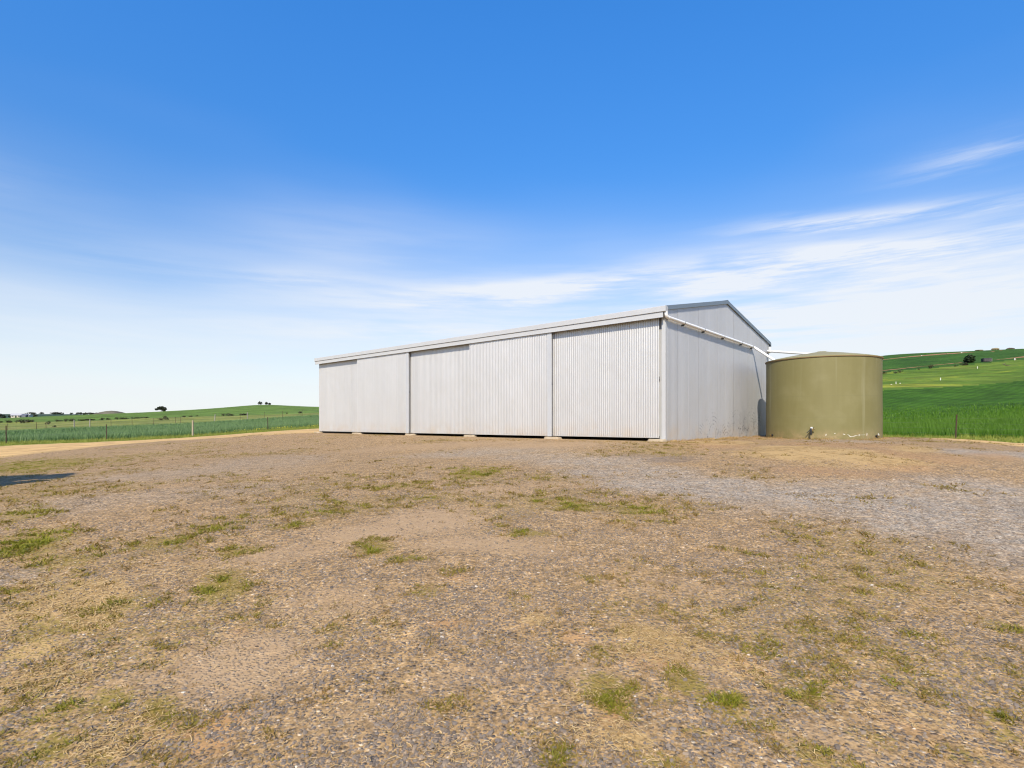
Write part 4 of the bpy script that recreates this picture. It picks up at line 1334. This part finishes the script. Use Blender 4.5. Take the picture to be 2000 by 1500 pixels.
# unseen tree added left of the view, lobes set to shape the yard shadow
tl = np.array([-12.75, 7.85])
tree((tl[0], tl[1], h1(*tl)), 4.2, 4.6, 'unseen bushy tree added left of the yard to throw the shadow on the gravel', None, 77, 'tree', 15000, 0.15, 'scrub', 0.3,
     [(1.25, 1.0, 3.0, .9, 1.0, .6), (1.3, -.2, 3.0, 1.0, 1.1, .6), (1.7, -1.3, 2.9, .9, 1.0, .6), (2.1, -2.2, 2.7, .9, .9, .5), (2.5, -3.1, 2.6, .9, .9, .5), (1.5, -3.4, 2.7, 1.0, 1.0, .6), (2.9, -4.0, 2.4, .8, .8, .5), (1.9, -4.3, 2.5, 1.0, 1.0, .6), (0.6, -3.4, 2.8, 1.2, 1.2, .7), (1.7, 0.5, 3.0, .8, .9, .5), (-0.7, 0.4, 3.1, 1.6, 1.5, .9), (0.4, -1.2, 3.4, 1.3, 1.3, .7), (-0.2, -2.2, 2.8, 1.5, 1.3, .8), (0.2, .6, 3.3, 1.2, 1.1, .7)])



# ================================================================== small things on the right slope
def thing_post(px, Y, h, w_, label, i):
    r = empty('marker_post', at(px, Y))
    tag(r, label, 'post', 'white marker posts on the right slope')
    MB().box(-w_ / 2, w_ / 2, -w_ / 4, w_ / 4, -0.2, h).build('shaft', M['white'], r, bevel=0.02)
    MB().prism([(-w_ / 2, -w_ / 4, 0), (w_ / 2, -w_ / 4, 0), (0, -w_ / 4, 0.10)], (0, 0, h), (0, w_ / 2, h)).build('cap', M['white'], r)


thing_post(1837, 165, 0.68, 0.2, 'white marker post in the middle of the right slope', 0)
thing_post(1909, 205, 0.75, 0.22, 'white marker post below the dark shelter on the right slope', 1)
thing_post(1750, 158, 0.6, 0.18, 'white marker post nearest the tank, among yellow flowers', 2)


def rock(px, Y, w_, h_, label, seed, mat='rock', group='field rocks'):
    rng = np.random.default_rng(seed)
    bm = bmesh.new()
    bmesh.ops.create_icosphere(bm, subdivisions=2, radius=0.5)
    for v in bm.verts:
        v.co *= 1 + rng.uniform(-.16, .16)
        v.co = Vector((v.co.x * w_, v.co.y * w_ * .8, v.co.z * h_ * 1.5 + h_ * .25))
    me = bpy.data.meshes.new('rock')
    bm.to_mesh(me)
    bm.free()
    me.materials.append(M[mat])
    o = link(bpy.data.objects.new('rock', me))
    o.location = at(px, Y)
    tag(o, label, 'rock', group)


rock(1741, 156, .4, .2, 'pale rock left of the white marker post near the tank', 1, 'pale_rock')
rock(1758, 159, .4, .22, 'pale rock right of the white marker post near the tank', 2, 'pale_rock')
rock(1944, 340, 4.5, 1.2, 'brown rock outcrop on the right skyline', 3)
rock(1912, 341, 4.5, .6, 'low flat outcrop on the skyline above the dark shelter', 4)
rock(1973, 342, 4.5, .9, 'dark low rock on the right skyline near the picture edge', 5, 'bark')
rock(1800, 300, .8, .4, 'pale stone on the upper red track, nearest the tank', 6, 'pale_rock')
rock(1850, 306, 1.3, .6, 'pale stone on the middle of the upper red track', 7)
rock(1878, 308, 1.0, .45, 'pale stone on the right part of the upper red track', 8, 'pale_rock')

# bare red track and scrapes on the slope: thin sheets lying on the ground
def patch(name, pts, lift=0.05, mat='bare'):
    """a strip of bare earth: pts are (column, near depth, far depth)"""
    V, F = [], []
    rng = np.random.default_rng(len(pts) + int(pts[0][0]))
    fine = []
    for (p0, a0, b0), (p1, a1, b1) in zip(pts[:-1], pts[1:]):
        for t in np.linspace(0, 1, 7)[:-1]:
            fine.append((p0 + t * (p1 - p0), a0 + t * (a1 - a0) + rng.uniform(-1, 1) * .8, b0 + t * (b1 - b0) + rng.uniform(-1, 1) * .8))
    fine.append(pts[-1])
    for px, a, b in fine:
        for s in np.linspace(0, 1, 5):
            q = at(px, a + s * max(b - a, .2))
            V.append((q[0], q[1], q[2] + lift))
    n = len(fine)
    for i in range(n - 1):
        for s in range(4):
            F.append((i * 5 + s, (i + 1) * 5 + s, (i + 1) * 5 + s + 1, i * 5 + s + 1))
    o = MB().add(V, F).build(name, M[mat], None, True, angle=180)
    tag(o, kind='structure')


patch('bare_earth', [(1700, 296, 299), (1760, 298, 302), (1800, 299, 306), (1850, 302, 314), (1880, 305, 313), (1904, 308, 309)])
patch('bare_earth', [(1700, 233.5, 236), (1760, 235, 237.5), (1800, 236.5, 238), (1850, 238, 240.5), (1895, 241, 243)])
patch('bare_earth', [(1934, 307, 307.5), (1940, 304, 312), (1944, 307, 308)])
patch('bare_earth', [(1951, 314, 314.5), (1955, 313, 318), (1959, 315, 316)])
patch('bare_earth', [(1940, 242, 243), (1970, 243, 245), (2000, 243, 251), (2040, 243, 252)], mat='bare')

# dark shelter beside the bush
s0 = at(1927, 236)
SH = empty('livestock_shelter', s0, math.radians(-14))
tag(SH, 'small dark flat-roofed shelter on the right slope beside the rounded bush', 'shelter')
MB().box(-1.55, 1.0, 0.9, 1.0, 0, 1.35).build('back_wall', M['shelter'], SH)
MB().box(-1.55, -1.45, -0.9, 0.895, 0, 1.35).build('side_wall', M['shelter'], SH)
MB().box(-1.6, 1.6, -1.05, 1.1, 1.36, 1.46).build('roof', M['slate'], SH)
for x_ in (-1.0, -0.3, 0.4, 1.0):
    MB().box(x_ - .3, x_ + .3, -0.95, -0.9, 0.05, 1.3).build('board', M['shelter'], SH)
for x_ in (1.05, 1.5):
    MB().box(x_ - .07, x_ + .07, -0.9, -0.76, -0.2, 1.355).build('post', M['timber_grey'], SH)

d0 = at(1982, 232)
DR = empty('drum', d0)
DR.scale = (.7, .7, .75)
tag(DR, 'short white drum with a brown side on the right slope by the picture edge', 'drum')
MB().lathe([(0.001, 0), (.29, 0), (.30, .04), (.30, .5), (.32, .53), (.30, .56), (.30, 1.0), (.28, 1.04), (.001, 1.04)], 20).build('body', M['white'], DR, True, angle=40)
MB().box(.30, .80, -.15, .2, 0, .9).build('stand', M['rock'], DR, bevel=0.03)

b0 = at(1964, 205)
BR = empty('fallen_branch', b0)
tag(BR, 'dark fallen branch lying on the grass of the right slope', 'branch')
MB().tube([(-1.3, 0, 1.0), (-.6, .2, .75), (0, 0, .35), (.9, -.2, .18), (2.2, .1, .12)], [.05, .1, .14, .12, .05], 8).build('limb', M['bark'], BR, True)
MB().tube([(-.5, .2, .7), (0.2, .5, 1.1), (.6, .4, 1.15)], [.07, .08, .03], 6).build('twig', M['bark'], BR, True)
MB().tube([(-.6, .2, .75), (-1.5, -.3, .8)], [.09, .03], 6).build('twig', M['bark'], BR, True)


# ================================================================== the far farm
def house(px, Y, L, W, H, rz, wallm, roofm, label, name='farmhouse', rr=1.4):
    c = at(px, Y)
    r = empty(name, c, rz)
    tag(r, label, 'house')
    MB().box(-L / 2, L / 2, -W / 2, W / 2, -1, H).build('wall', wallm, r)
    e = 0.35
    MB().prism([(0, -W / 2 - e, H - .05), (0, 0, H + rr), (0, W / 2 + e, H - .05), (0, W / 2 + e, H + .1), (0, 0, H + rr + .18), (0, -W / 2 - e, H + .1)], (-L / 2 - e, 0, 0), (L / 2 + e, 0, 0)).build('roof', roofm, r)
    for sx in (-1, 1):
        MB().prism([(0, -W / 2, H), (0, W / 2, H), (0, 0, H + rr)], (sx * (L / 2 - .1), 0, 0), (sx * L / 2, 0, 0)).build('gable', wallm, r)
    MB().box(-.5, .5, -W / 2 - .04, -W / 2 + .04, 0, 2.0).build('door', M['glass'], r)
    for x_ in (-L * .33, L * .3):
        f = MB().box(x_ - .7, x_ + .7, -W / 2 - .04, -W / 2 + .02, .9, 2.0).build('window', M['white'], r)
        MB().box(x_ - .6, x_ + .6, -W / 2 - .06, -W / 2 - .041, 1.0, 1.9).build('pane', M['glass'], f)
    return r


house(32, 474, 6.4, 6, 2.0, math.radians(35), M['cream'], M['pale_roof'], 'cream-walled farmhouse with pale roof at the far left', rr=1.5)
house(45.5, 476, 7.5, 6, 1.6, math.radians(8), M['slate'], M['slate'], 'low slate-coloured farm building right of the cream farmhouse', 'farm_building', 1.2)
house(55.5, 478, 4.5, 4, 1.9, math.radians(0), M['pale_roof'], M['pale_roof'], 'small pale outbuilding at the right end of the far farm', 'farm_building', .8)


# ================================================================== stuff: grass, crop, weeds, straw, gravel
def blades(x, y, z, h, wd, bend, rng, lay=None, tint=None, seg=2):
    """curved tapering blades. h, wd arrays; bend sideways reach as a share of h"""
    n = len(x)
    a = rng.uniform(0, 2 * np.pi, n)
    dx, dy = np.cos(a), np.sin(a)
    b = rng.uniform(0, 2 * np.pi, n)
    sx, sy = np.cos(b), np.sin(b)
    rows = []
    for k in range(seg + 1):
        t = k / seg
        reach = bend * h * t ** 1.6
        up = h * (t - 0.28 * np.minimum(bend, 1.6) * t * t)
        cx, cy, cz = x + dx * reach, y + dy * reach, z + up
        w_ = wd * (1 - 0.85 * t) * 0.5
        rows.append(np.stack([cx - sx * w_, cy - sy * w_, cz], 1))
        rows.append(np.stack([cx + sx * w_, cy + sy * w_, cz], 1))
    V = np.stack(rows, 1).reshape(-1, 3)
    m = 2 * (seg + 1)
    base = (np.arange(n) * m)[:, None]
    F = np.concatenate([base + np.array([2 * k, 2 * k + 1, 2 * k + 3, 2 * k + 2]) for k in range(seg)], 1).reshape(-1, 4)
    T = np.repeat(tint, m, 0)
    top = np.tile(np.repeat(np.linspace(0, 1, seg + 1), 2), n)
    T = T.copy()
    return V, F, T, top


def scatter_crop(name, mask, box, dens, hmean, wmul, mat, seed, label):
    rng = np.random.default_rng(seed)
    x0, x1, y0, y1 = box
    n = int((x1 - x0) * (y1 - y0) * dens)
    x, y = rng.uniform(x0, x1, n), rng.uniform(y0, y1, n)
    keep = mask(x, y, rng)
    x, y = x[keep], y[keep]
    z = height(x, y)
    r = np.hypot(x, y)
    lump = fbm(x, y, 0.35, 3, seed)
    h = hmean * (1 - .45 * sstep(r, 45, 100)) * (0.78 + 0.45 * lump) * rng.uniform(0.8, 1.15, len(x))
    wd = wmul * np.clip(r / 40, 0.7, 3.0) * rng.uniform(0.7, 1.3, len(x))
    tint = np.stack([np.clip(rng.uniform(0, 1, len(x)) * 0.7 + 0.5 * (lump - .3), 0, 1), np.zeros(len(x)), np.zeros(len(x)), np.ones(len(x))], 1)
    V, F, T, top = blades(x, y, z, h, wd, rng.uniform(.08, .55, len(x)), rng, tint=tint)
    T[:, 1] = np.clip(top * top * 0.7, 0, 1)
    o = fast_mesh(name, V, F, M[mat], None, False, dict(tint=T))
    tag(o, label, 'crop', kind='stuff')
    return o


def in_view(x, y, m=0.13):
    return (y > 0.3) & (np.abs(x) < y * (1000.0 / FPX + m) + 1.0)


def left_mask(x, y, rng):
    dl, dr = fence_dist(x, y)
    d = np.maximum(dl, dr)
    edge = CROP_L + 0.6 * (fbm(x, y, 0.6, 2, 3) - .5)
    ok = (dl > edge) & in_view(x, y, .2) & (y < np.interp(CX + FPX * x / y, [0, 343, 620], [92, 100, 116]))
    px = CX + FPX * x / y
    ok &= px < 680
    return ok & (rng.uniform(0, 1, len(x)) < np.clip(1.25 - (dl - CROP_L) / 38, 0.16, 1))


def right_mask(x, y, rng):
    dl, dr = fence_dist(x, y)
    edge = CROP_R + 0.6 * (fbm(x, y, 0.6, 2, 3) - .5)
    px = CX + FPX * x / y
    ok = (dr > edge) & (px > 1690) & in_view(x, y, .2)
    return ok & (rng.uniform(0, 1, len(x)) < np.clip(1.25 - (dr - CROP_R) / 34, 0.16, 1) * (1 - sstep(dr, 45, 92)))


scatter_crop('cereal_crop', left_mask, (-110, -15, 34, 118), 44, 0.56, 0.030, 'crop', 21, 'tall blue-green cereal crop behind the left fence')
scatter_crop('cereal_crop', right_mask, (15, 110, 16, 125), 70, 0.50, 0.03, 'crop_r', 22, 'bright green cereal crop on the right slope behind the tank')


def verge():
    rng = np.random.default_rng(31)
    n = 420000
    x, y = rng.uniform(-45, 36, n), rng.uniform(14, 68, n)
    dl, dr = fence_dist(x, y)
    d = np.maximum(dl, dr)
    vg = np.maximum(dl + 4.6, dr + 1.5)
    cr = np.maximum(dl - CROP_L, dr - CROP_R)
    d = cr
    dens = sstep(vg + 1.8 * (fbm(x, y, .6, 3, 23) - .5), -.3, 1.0) * (cr < .5)
    px = CX + FPX * x / y
    keep = (rng.uniform(0, 1, n) < dens) & in_view(x, y, .2) & ((px < 680) | (px > 1480))
    x, y, d = x[keep], y[keep], d[keep]
    n = len(x)
    lump = fbm(x, y, 1.3, 3, 12)
    h = (0.05 + 0.16 * lump ** 1.5) * rng.uniform(.6, 1.4, n) * (1 + .6 * sstep(d, -1.2, 0))
    tint = np.stack([np.clip(lump + rng.uniform(-.3, .3, n), 0, 1), np.zeros(n), np.zeros(n), np.ones(n)], 1)
    V, F, T, top = blades(x, y, height(x, y), h, 0.028 * rng.uniform(.6, 1.3, n), rng.uniform(.2, .9, n), rng, tint=tint, seg=1)
    T[:, 1] = top * .35
    o = fast_mesh('verge_grass', V, F, M['grass'], None, False, dict(tint=T))
    tag(o, 'short green grass growing along the fences', 'grass', kind='stuff')
    # yellow soursob flowers at the foot of the left crop
    k = rng.choice(n, 4200)
    fx, fy, fd = x[k], y[k], d[k]
    pat = fbm(fx, fy, .35, 3, 55)
    kk = (pat > .60) & (fx < 0) & (fd > -1.8) & (fd < 0.0)
    fx, fy = fx[kk], fy[kk]
    m_ = len(fx)
    fz = height(fx, fy) + rng.uniform(.12, .24, m_)
    s = rng.uniform(.018, .035, m_)[:, None]
    c = np.stack([fx, fy, fz], 1)
    u = np.array([1, 0, .25]) * s
    v = np.array([0, .8, .6]) * s
    V = np.stack([c - u, c - v, c + u, c + v], 1).reshape(-1, 3)
    T = np.repeat(np.stack([rng.uniform(0, 1, m_), np.zeros(m_), np.zeros(m_), np.ones(m_)], 1), 4, 0)
    o = fast_mesh('yellow_flowers', V, np.arange(4 * m_).reshape(-1, 4), M['flower'], None, False, dict(tint=T))
    tag(o, 'small yellow flowers in the grass under the crop', 'flowers', kind='stuff')


verge()


def polar_points(n, r0, r1, rng, half=47.5):
    """points inside the view wedge, spread so that nearer ground gets more"""
    u = rng.uniform(0, 1, n)
    r = r0 * (r1 / r0) ** u
    a = np.radians(rng.uniform(-half, half, n))
    return r * np.sin(a), r * np.cos(a), r


def weeds():
    rng = np.random.default_rng(51)
    x, y, r = polar_points(260000, 1.8, 34, rng)
    g = cover('green', x, y)
    gen = 0.36 * sstep(fbm(x, y, .55, 4, 91), .45, .68) * (1 - cover('grey', x, y)) * (1 - cover('dust', x, y))
    g = np.maximum(g, gen)
    spot = sstep(fbm(x, y, 7.5, 2, 14), .50, .68)
    keep = rng.uniform(0, 1, len(x)) < (g ** 1.1) * (.16 + .9 * spot) * 1.05
    lx, ly = shed_xy(x, y)
    keep &= ~((lx > -SHED_L) & (lx < .3) & (ly > -.3)) & (np.hypot(lx - TC[0], ly - TC[1]) > TR + .1)
    x, y, r, g, spot = x[keep], y[keep], r[keep], g[keep], spot[keep]
    n = len(x)
    per = 6
    cx, cy = np.repeat(x, per), np.repeat(y, per)
    rr = np.repeat(np.clip(r / 4, 0.8, 2.2), per)
    N = n * per
    ox, oy = rng.normal(0, .016, N) * rr, rng.normal(0, .016, N) * rr
    h = np.repeat(rng.uniform(.010, .027, n) * (.6 + .8 * spot) * np.clip(r / 5, 0.9, 1.5), per) * rng.uniform(.5, 1.3, N)
    wd = rng.uniform(.005, .011, N) * rr
    brown = np.repeat(np.clip(1.65 - g * 1.0 - spot * .8 + rng.uniform(-.25, .25, n), 0, 1), per)
    tint = np.stack([np.clip(np.repeat(rng.uniform(0, 1, n), per) + rng.uniform(-.25, .25, N), 0, 1), brown, np.zeros(N), np.ones(N)], 1)
    gx, gy = cx + ox, cy + oy
    V, F, T, top = blades(gx, gy, height(gx, gy) - .002, h, wd, rng.uniform(.4, 1.8, N), rng, tint=tint, seg=1)
    o = fast_mesh('yard_weeds', V, F, M['weed'], None, False, dict(tint=T))
    tag(o, 'low green and rusty weeds in patches over the gravel yard', 'weeds', kind='stuff')


def straw():
    rng = np.random.default_rng(52)
    x, y, r = polar_points(560000, 1.8, 30, rng)
    g = np.maximum(cover('straw', x, y), 0.07 * sstep(fbm(x, y, .8, 3, 66), .45, .7))
    g = np.maximum(g, 0.12 * cover('green', x, y))
    spot = sstep(fbm(x, y, 2.6, 3, 15), .30, .62)
    keep = rng.uniform(0, 1, len(x)) < g * spot * .55
    lx, ly = shed_xy(x, y)
    keep &= ~((lx > -SHED_L) & (lx < .3) & (ly > -.3)) & (np.hypot(lx - TC[0], ly - TC[1]) > TR + .1)
    x, y, r = x[keep], y[keep], r[keep]
    n = len(x)
    ln = rng.uniform(.018, .075, n) * np.clip(r / 6, .9, 1.6)
    a = rng.uniform(0, 2 * np.pi, n)
    k = rng.normal(0, 1.0, n)
    w_ = rng.uniform(.0008, .0017, n) * np.clip(r / 3.2, 1, 4)
    rows = []
    for t, lift in ((-.5, .004), (0, 1.0), (.5, .004)):
        ang = a + k * t
        px_, py_ = x + np.cos(ang) * ln * t, y + np.sin(ang) * ln * t
        z = height(px_, py_) + (.006 if lift < .5 else rng.uniform(.005, .014, n))
        nx, ny = -np.sin(ang), np.cos(ang)
        rows += [np.stack([px_ - nx * w_, py_ - ny * w_, z], 1), np.stack([px_ + nx * w_, py_ + ny * w_, z + .001], 1)]
    V = np.stack(rows, 1).reshape(-1, 3)
    base = (np.arange(n) * 6)[:, None]
    F = np.concatenate([base + np.array([0, 1, 3, 2]), base + np.array([2, 3, 5, 4])], 1).reshape(-1, 4)
    T = np.repeat(np.stack([rng.uniform(0, 1, n), np.zeros(n), np.zeros(n), np.ones(n)], 1), 6, 0)
    o = fast_mesh('dry_stalks', V, F, M['straw'], None, False, dict(tint=T))
    tag(o, 'bleached dry stalks lying matted on the gravel', 'straw', kind='stuff')


def gravel():
    rng = np.random.default_rng(53)
    x, y, r = polar_points(260000, 1.75, 15, rng)
    dens = (0.15 + 0.65 * sstep(fbm(x, y, 2.2, 3, 81), .36, .66)) * (1 - .85 * cover('dust', x, y)) * (1 - .9 * cover('green', x, y)) * (1 - .8 * cover('straw', x, y)) * (1 - .8 * cover('red', x, y)) * (1 - sstep(r, 6.5, 14.5))
    grey = cover('grey', x, y)
    lx, ly = shed_xy(x, y)
    keep = (rng.uniform(0, 1, len(x)) < np.clip(dens, 0, 1)) & ~((lx > -SHED_L) & (lx < .3) & (ly > -.3))
    x, y, r, grey = x[keep], y[keep], r[keep], grey[keep]
    n = len(x)
    s = (.0034 + .0040 * rng.gamma(1.5, .55, n)) * np.clip(r / 6, .95, 1.2)
    s = np.clip(s, .003, .017)
    z = height(x, y) + s * .02
    me = bpy.data.meshes.new('gravel')
    me.vertices.add(n)
    me.vertices.foreach_set('co', np.stack([x, y, z], 1).astype(np.float32).ravel())
    scl = np.stack([s * rng.uniform(.9, 1.5, n), s * rng.uniform(.7, 1.1, n), s * rng.uniform(.35, .7, n)], 1)
    rot = np.stack([rng.normal(0, .3, n), rng.normal(0, .3, n), rng.uniform(0, 6.28, n)], 1)
    tone = np.clip(rng.beta(1.5, 2.1, n) + .12 * grey, 0.02, 0.95)
    tone = np.where(rng.uniform(0, 1, n) < .004, 1.0, tone)
    for an, tp, key, arr in (('scl', 'FLOAT_VECTOR', 'vector', scl), ('rot', 'FLOAT_VECTOR', 'vector', rot), ('tone', 'FLOAT', 'value', tone)):
        a = me.attributes.new(an, tp, 'POINT')
        a.data.foreach_set(key, arr.astype(np.float32).ravel())
    o = link(bpy.data.objects.new('loose_gravel', me))
    me.materials.append(M['stone'])
    tag(o, 'loose grey and tan gravel stones strewn over the yard', 'gravel', kind='stuff')
    ng = bpy.data.node_groups.new('gravel_stones', 'GeometryNodeTree')
    ng.interface.new_socket('Geometry', in_out='INPUT', socket_type='NodeSocketGeometry')
    ng.interface.new_socket('Geometry', in_out='OUTPUT', socket_type='NodeSocketGeometry')
    N, L = ng.nodes, ng.links
    gi, go = N.new('NodeGroupInput'), N.new('NodeGroupOutput')
    ico = N.new('GeometryNodeMeshIcoSphere')
    ico.inputs['Radius'].default_value = 1.0
    ico.inputs['Subdivisions'].default_value = 1
    nz = N.new('ShaderNodeTexNoise')
    nz.inputs['Scale'].default_value = 1.1
    sub = N.new('ShaderNodeVectorMath')
    sub.operation = 'SUBTRACT'
    sub.inputs[1].default_value = (.5, .5, .5)
    sc_ = N.new('ShaderNodeVectorMath')
    sc_.operation = 'SCALE'
    sc_.inputs['Scale'].default_value = 1.3
    sp = N.new('GeometryNodeSetPosition')
    sm = N.new('GeometryNodeSetMaterial')
    sm.inputs['Material'].default_value = M['stone']
    iop = N.new('GeometryNodeInstanceOnPoints')

    def named(nm):
        q = N.new('GeometryNodeInputNamedAttribute')
        q.data_type = 'FLOAT_VECTOR'
        q.inputs['Name'].default_value = nm
        return q.outputs['Attribute']
    L.new(nz.outputs['Color'], sub.inputs[0])
    L.new(sub.outputs[0], sc_.inputs[0])
    L.new(ico.outputs['Mesh'], sp.inputs['Geometry'])
    L.new(sc_.outputs[0], sp.inputs['Offset'])
    L.new(sp.outputs[0], sm.inputs['Geometry'])
    L.new(gi.outputs[0], iop.inputs['Points'])
    L.new(sm.outputs[0], iop.inputs['Instance'])
    e2r = N.new('FunctionNodeEulerToRotation')
    L.new(named('rot'), e2r.inputs[0])
    L.new(e2r.outputs[0], iop.inputs['Rotation'])
    L.new(named('scl'), iop.inputs['Scale'])
    L.new(iop.outputs[0], go.inputs[0])
    md = o.modifiers.new('stones', 'NODES')
    md.node_group = ng


def base_grass():
    """dry grass and soil caught along the foot of the gable wall and round the tank"""
    rng = np.random.default_rng(61)
    n = 5200
    ly = rng.uniform(0.0, 9.0, n)
    lx = 0.02 + np.abs(rng.normal(0, .10, n))
    a = rng.uniform(0, 2 * np.pi, n)
    rt = TR + .02 + np.abs(rng.normal(0, .07, n))
    tk = rng.uniform(0, 1, n) < .42
    lx, ly = np.where(tk, TC[0] + rt * np.cos(a), lx), np.where(tk, TC[1] + rt * np.sin(a), ly)
    x = P0[0] + lx * AX[0] + ly * AY[0]
    y = P0[1] + lx * AX[1] + ly * AY[1]
    keep = (rng.uniform(0, 1, n) < sstep(fbm(x, y, 1.6, 3, 29), .40, .62)) & (lx > .015)
    x, y = x[keep], y[keep]
    n = len(x)
    tint = np.stack([rng.uniform(0, .7, n), np.zeros(n), np.zeros(n), np.ones(n)], 1)
    V, F, T, top = blades(x, y, height(x, y) - .004, rng.uniform(.02, .085, n), rng.uniform(.008, .018, n), rng.uniform(.3, 1.2, n), rng, tint=tint, seg=1)
    o = fast_mesh('dry_grass', V, F, M['straw'], None, False, dict(tint=T))
    tag(o, 'dry grass caught along the foot of the gable wall and the tank', 'grass', kind='stuff')


weeds()
straw()
base_grass()
gravel()
